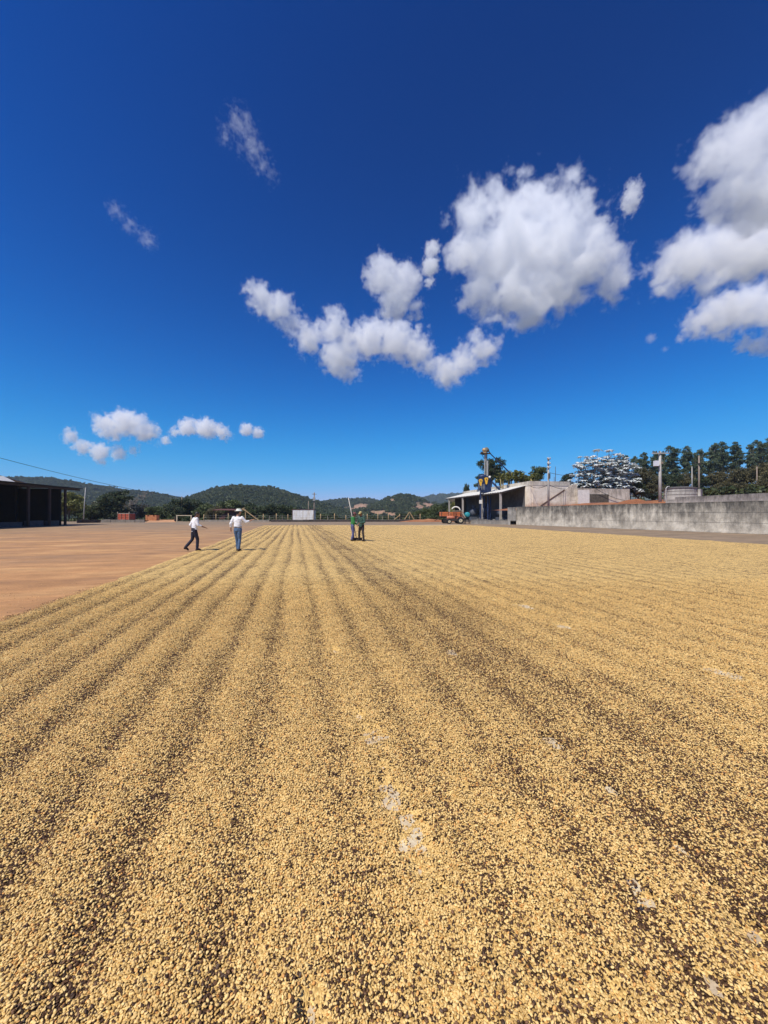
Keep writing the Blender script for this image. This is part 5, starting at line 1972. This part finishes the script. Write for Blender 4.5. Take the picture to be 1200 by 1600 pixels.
def cloud(puffs, Y, seed, label, dens=.013, nscale=13.0, namp=2.4, res=150, soft=4.5, off_=.52, kids=0):
    rnd = random.Random(seed)
    ng = bpy.data.node_groups.new('cloud', 'GeometryNodeTree')
    ng.interface.new_socket('Geometry', in_out='OUTPUT', socket_type='NodeSocketGeometry')
    N, L = ng.nodes, ng.links
    out = N.new('NodeGroupOutput')
    pos = N.new('GeometryNodeInputPosition')
    cs = [(P(px, py, Y + rnd.uniform(-.4, .4) * r * Y / F), r * Y / F) for px, py, r in puffs]
    for c, r in list(cs):       # smaller heads budding from the big ones
        for k in range(kids):
            d = Vector((rnd.gauss(0, 1), rnd.gauss(0, .6), rnd.gauss(.25, .8))).normalized()
            cs.append((c + d * r * rnd.uniform(.7, 1.05), r * rnd.uniform(.3, .6)))
    pad = 1.35
    lo = Vector([min(c[i] - r * pad for c, r in cs) for i in range(3)])
    hi = Vector([max(c[i] + r * pad for c, r in cs) for i in range(3)])
    org = (lo + hi) / 2
    size = max(r for c, r in cs)

    def M(op, a, b=None, c=None):
        m = N.new('ShaderNodeMath')
        m.operation = op
        for i, x in enumerate((a, b, c)):
            if x is None:
                continue
            if isinstance(x, (int, float)):
                m.inputs[i].default_value = x
            else:
                L.new(x, m.inputs[i])
        return m.outputs[0]
    f = None
    for c, r in cs:
        vd = N.new('ShaderNodeVectorMath')
        vd.operation = 'DISTANCE'
        L.new(pos.outputs[0], vd.inputs[0])
        vd.inputs[1].default_value = c - org
        k = M('MULTIPLY_ADD', vd.outputs['Value'], -1 / size, r / size)
        f = k if f is None else M('SMOOTH_MAX', f, k, .22)
    off = N.new('ShaderNodeVectorMath')
    off.operation = 'ADD'
    L.new(pos.outputs[0], off.inputs[0])
    off.inputs[1].default_value = (seed * 977., seed * 131., 0)
    nz = N.new('ShaderNodeTexNoise')
    nz.inputs['Scale'].default_value = nscale / (size * 6)
    nz.inputs['Detail'].default_value = 8
    nz.inputs['Roughness'].default_value = .62
    nz.inputs['Distortion'].default_value = .25
    L.new(off.outputs[0], nz.inputs['Vector'])
    f = M('MULTIPLY_ADD', M('SUBTRACT', nz.outputs[0], off_), namp, f)
    mm = N.new('ShaderNodeClamp')
    L.new(M('MULTIPLY', f, soft), mm.inputs[0])
    f = M('MULTIPLY', mm.outputs[0], dens)
    vc = N.new('GeometryNodeVolumeCube')
    L.new(f, vc.inputs['Density'])
    vc.inputs['Min'].default_value = lo - org
    vc.inputs['Max'].default_value = hi - org
    ex = hi - lo
    vs = max(ex) / res
    for i, a in enumerate('XYZ'):
        vc.inputs['Resolution ' + a].default_value = max(12, int(ex[i] / vs))
    sm = N.new('GeometryNodeSetMaterial')
    sm.inputs['Material'].default_value = CLOUD
    L.new(vc.outputs[0], sm.inputs[0])
    L.new(sm.outputs[0], out.inputs[0])
    me = bpy.data.meshes.new('cloud')
    me.materials.append(CLOUD)
    o = link('cloud', me, None, org, label=label, cat='cloud', group='clouds in the sky')
    md = o.modifiers.new('puffs', 'NODES')
    md.node_group = ng
    return o


cloud([(742, 335, 36), (772, 312, 30), (830, 326, 46), (885, 325, 38), (915, 345, 30), (738, 390, 38), (795, 392, 60), (865, 392, 62), (922, 405, 44), (955, 440, 30), (758, 448, 38),
       (815, 462, 48), (875, 448, 42), (835, 492, 24), (775, 484, 22)], 2000, 1, 'biggest white cloud, above the shed', res=200)
cloud([(676, 388, 13), (673, 415, 15), (671, 440, 9)], 1900, 2, 'small upright wisp touching the left side of the biggest cloud', dens=.03, res=60)
cloud([(598, 430, 30), (630, 440, 30), (618, 470, 28), (648, 484, 15)], 2200, 3, 'compact round cloud left of the biggest cloud', kids=2)
cloud([(408, 466, 22), (436, 482, 24), (455, 505, 16), (482, 528, 24), (522, 512, 24), (530, 558, 30), (575, 530, 30), (618, 530, 30), (650, 548, 26), (545, 580, 16), (668, 570, 16),
       (700, 582, 24), (725, 565, 22), (755, 548, 22)], 2800, 4, 'long ragged cloud chain below the compact round cloud', res=200, namp=2.9, kids=2)
cloud([(1112, 255, 34), (1150, 225, 44), (1195, 205, 52), (1150, 295, 46), (1205, 295, 60), (1255, 240, 60)], 1350, 5, 'upper bright cloud cut by the right edge')
cloud([(1058, 412, 36), (1105, 392, 44), (1150, 388, 48), (1205, 380, 52), (1045, 438, 20), (1110, 435, 26), (1255, 380, 48)], 1800, 6, 'middle cloud at the right edge, pointed at its left end')
cloud([(1088, 506, 22), (1128, 490, 32), (1172, 478, 36), (1225, 478, 40), (1130, 515, 15)], 2200, 7, 'lower flat cloud at the right edge')
cloud([(1165, 538, 14), (1192, 540, 17), (1222, 540, 20)], 2300, 8, 'lowest small cloud at the right edge')
cloud([(991, 294, 14), (987, 312, 16), (984, 328, 9)], 1500, 9, 'small lone puff between the biggest cloud and the right clouds', dens=.022, res=70)
cloud([(158, 662, 15), (195, 660, 22), (225, 674, 18), (255, 688, 9), (175, 674, 16)], 6200, 10, 'largest of the low clouds on the left', dens=.009, kids=2)
cloud([(110, 681, 11), (128, 698, 13), (155, 706, 15), (185, 708, 12), (210, 704, 7)], 6300, 11, 'lowest flat cloud under the largest low cloud', dens=.009, kids=2)
cloud([(272, 675, 8), (292, 668, 15), (322, 669, 17), (350, 677, 11)], 6500, 12, 'low cloud in the middle of the three on the left', dens=.010, kids=2)
cloud([(385, 671, 11), (403, 676, 10)], 6600, 13, 'small low cloud, last of the low row on the left', dens=.012, res=70)
cloud([(374, 188, 24), (352, 208, 18), (392, 225, 24), (405, 252, 20), (424, 272, 14)], 1250, 14, 'thin torn wisp high above the left', dens=.010, namp=4.2, soft=1.6, nscale=15, off_=.585)
cloud([(178, 326, 15), (202, 350, 15), (228, 372, 17)], 1450, 15, 'faint thin wisp on the left, below the torn one', dens=.009, namp=3.6, soft=1.5, nscale=13, off_=.57)
cloud([(1040, 545, 6), (1018, 528, 9)], 2300, 16, 'tiny faint wisp left of the lower right clouds', dens=.012, namp=1.5, soft=1.2, res=60)

# ------------------------------------------------------------------ air
hb = MB().box((0, 0, 57), (30400, 30400, 146))
hm = bpy.data.materials.new('haze_air')
hm.use_nodes = True
hn = hm.node_tree
hn.nodes.clear()
ho = hn.nodes.new('ShaderNodeOutputMaterial')
hv = hn.nodes.new('ShaderNodeVolumePrincipled')
hv.inputs['Color'].default_value = (.66, .80, 1.0, 1)
hv.inputs['Density'].default_value = .00015
hv.inputs['Anisotropy'].default_value = .0
hn.links.new(hv.outputs[0], ho.inputs['Volume'])
hb.build('haze', hm, kind='stuff', label='thin blue air over the valley')
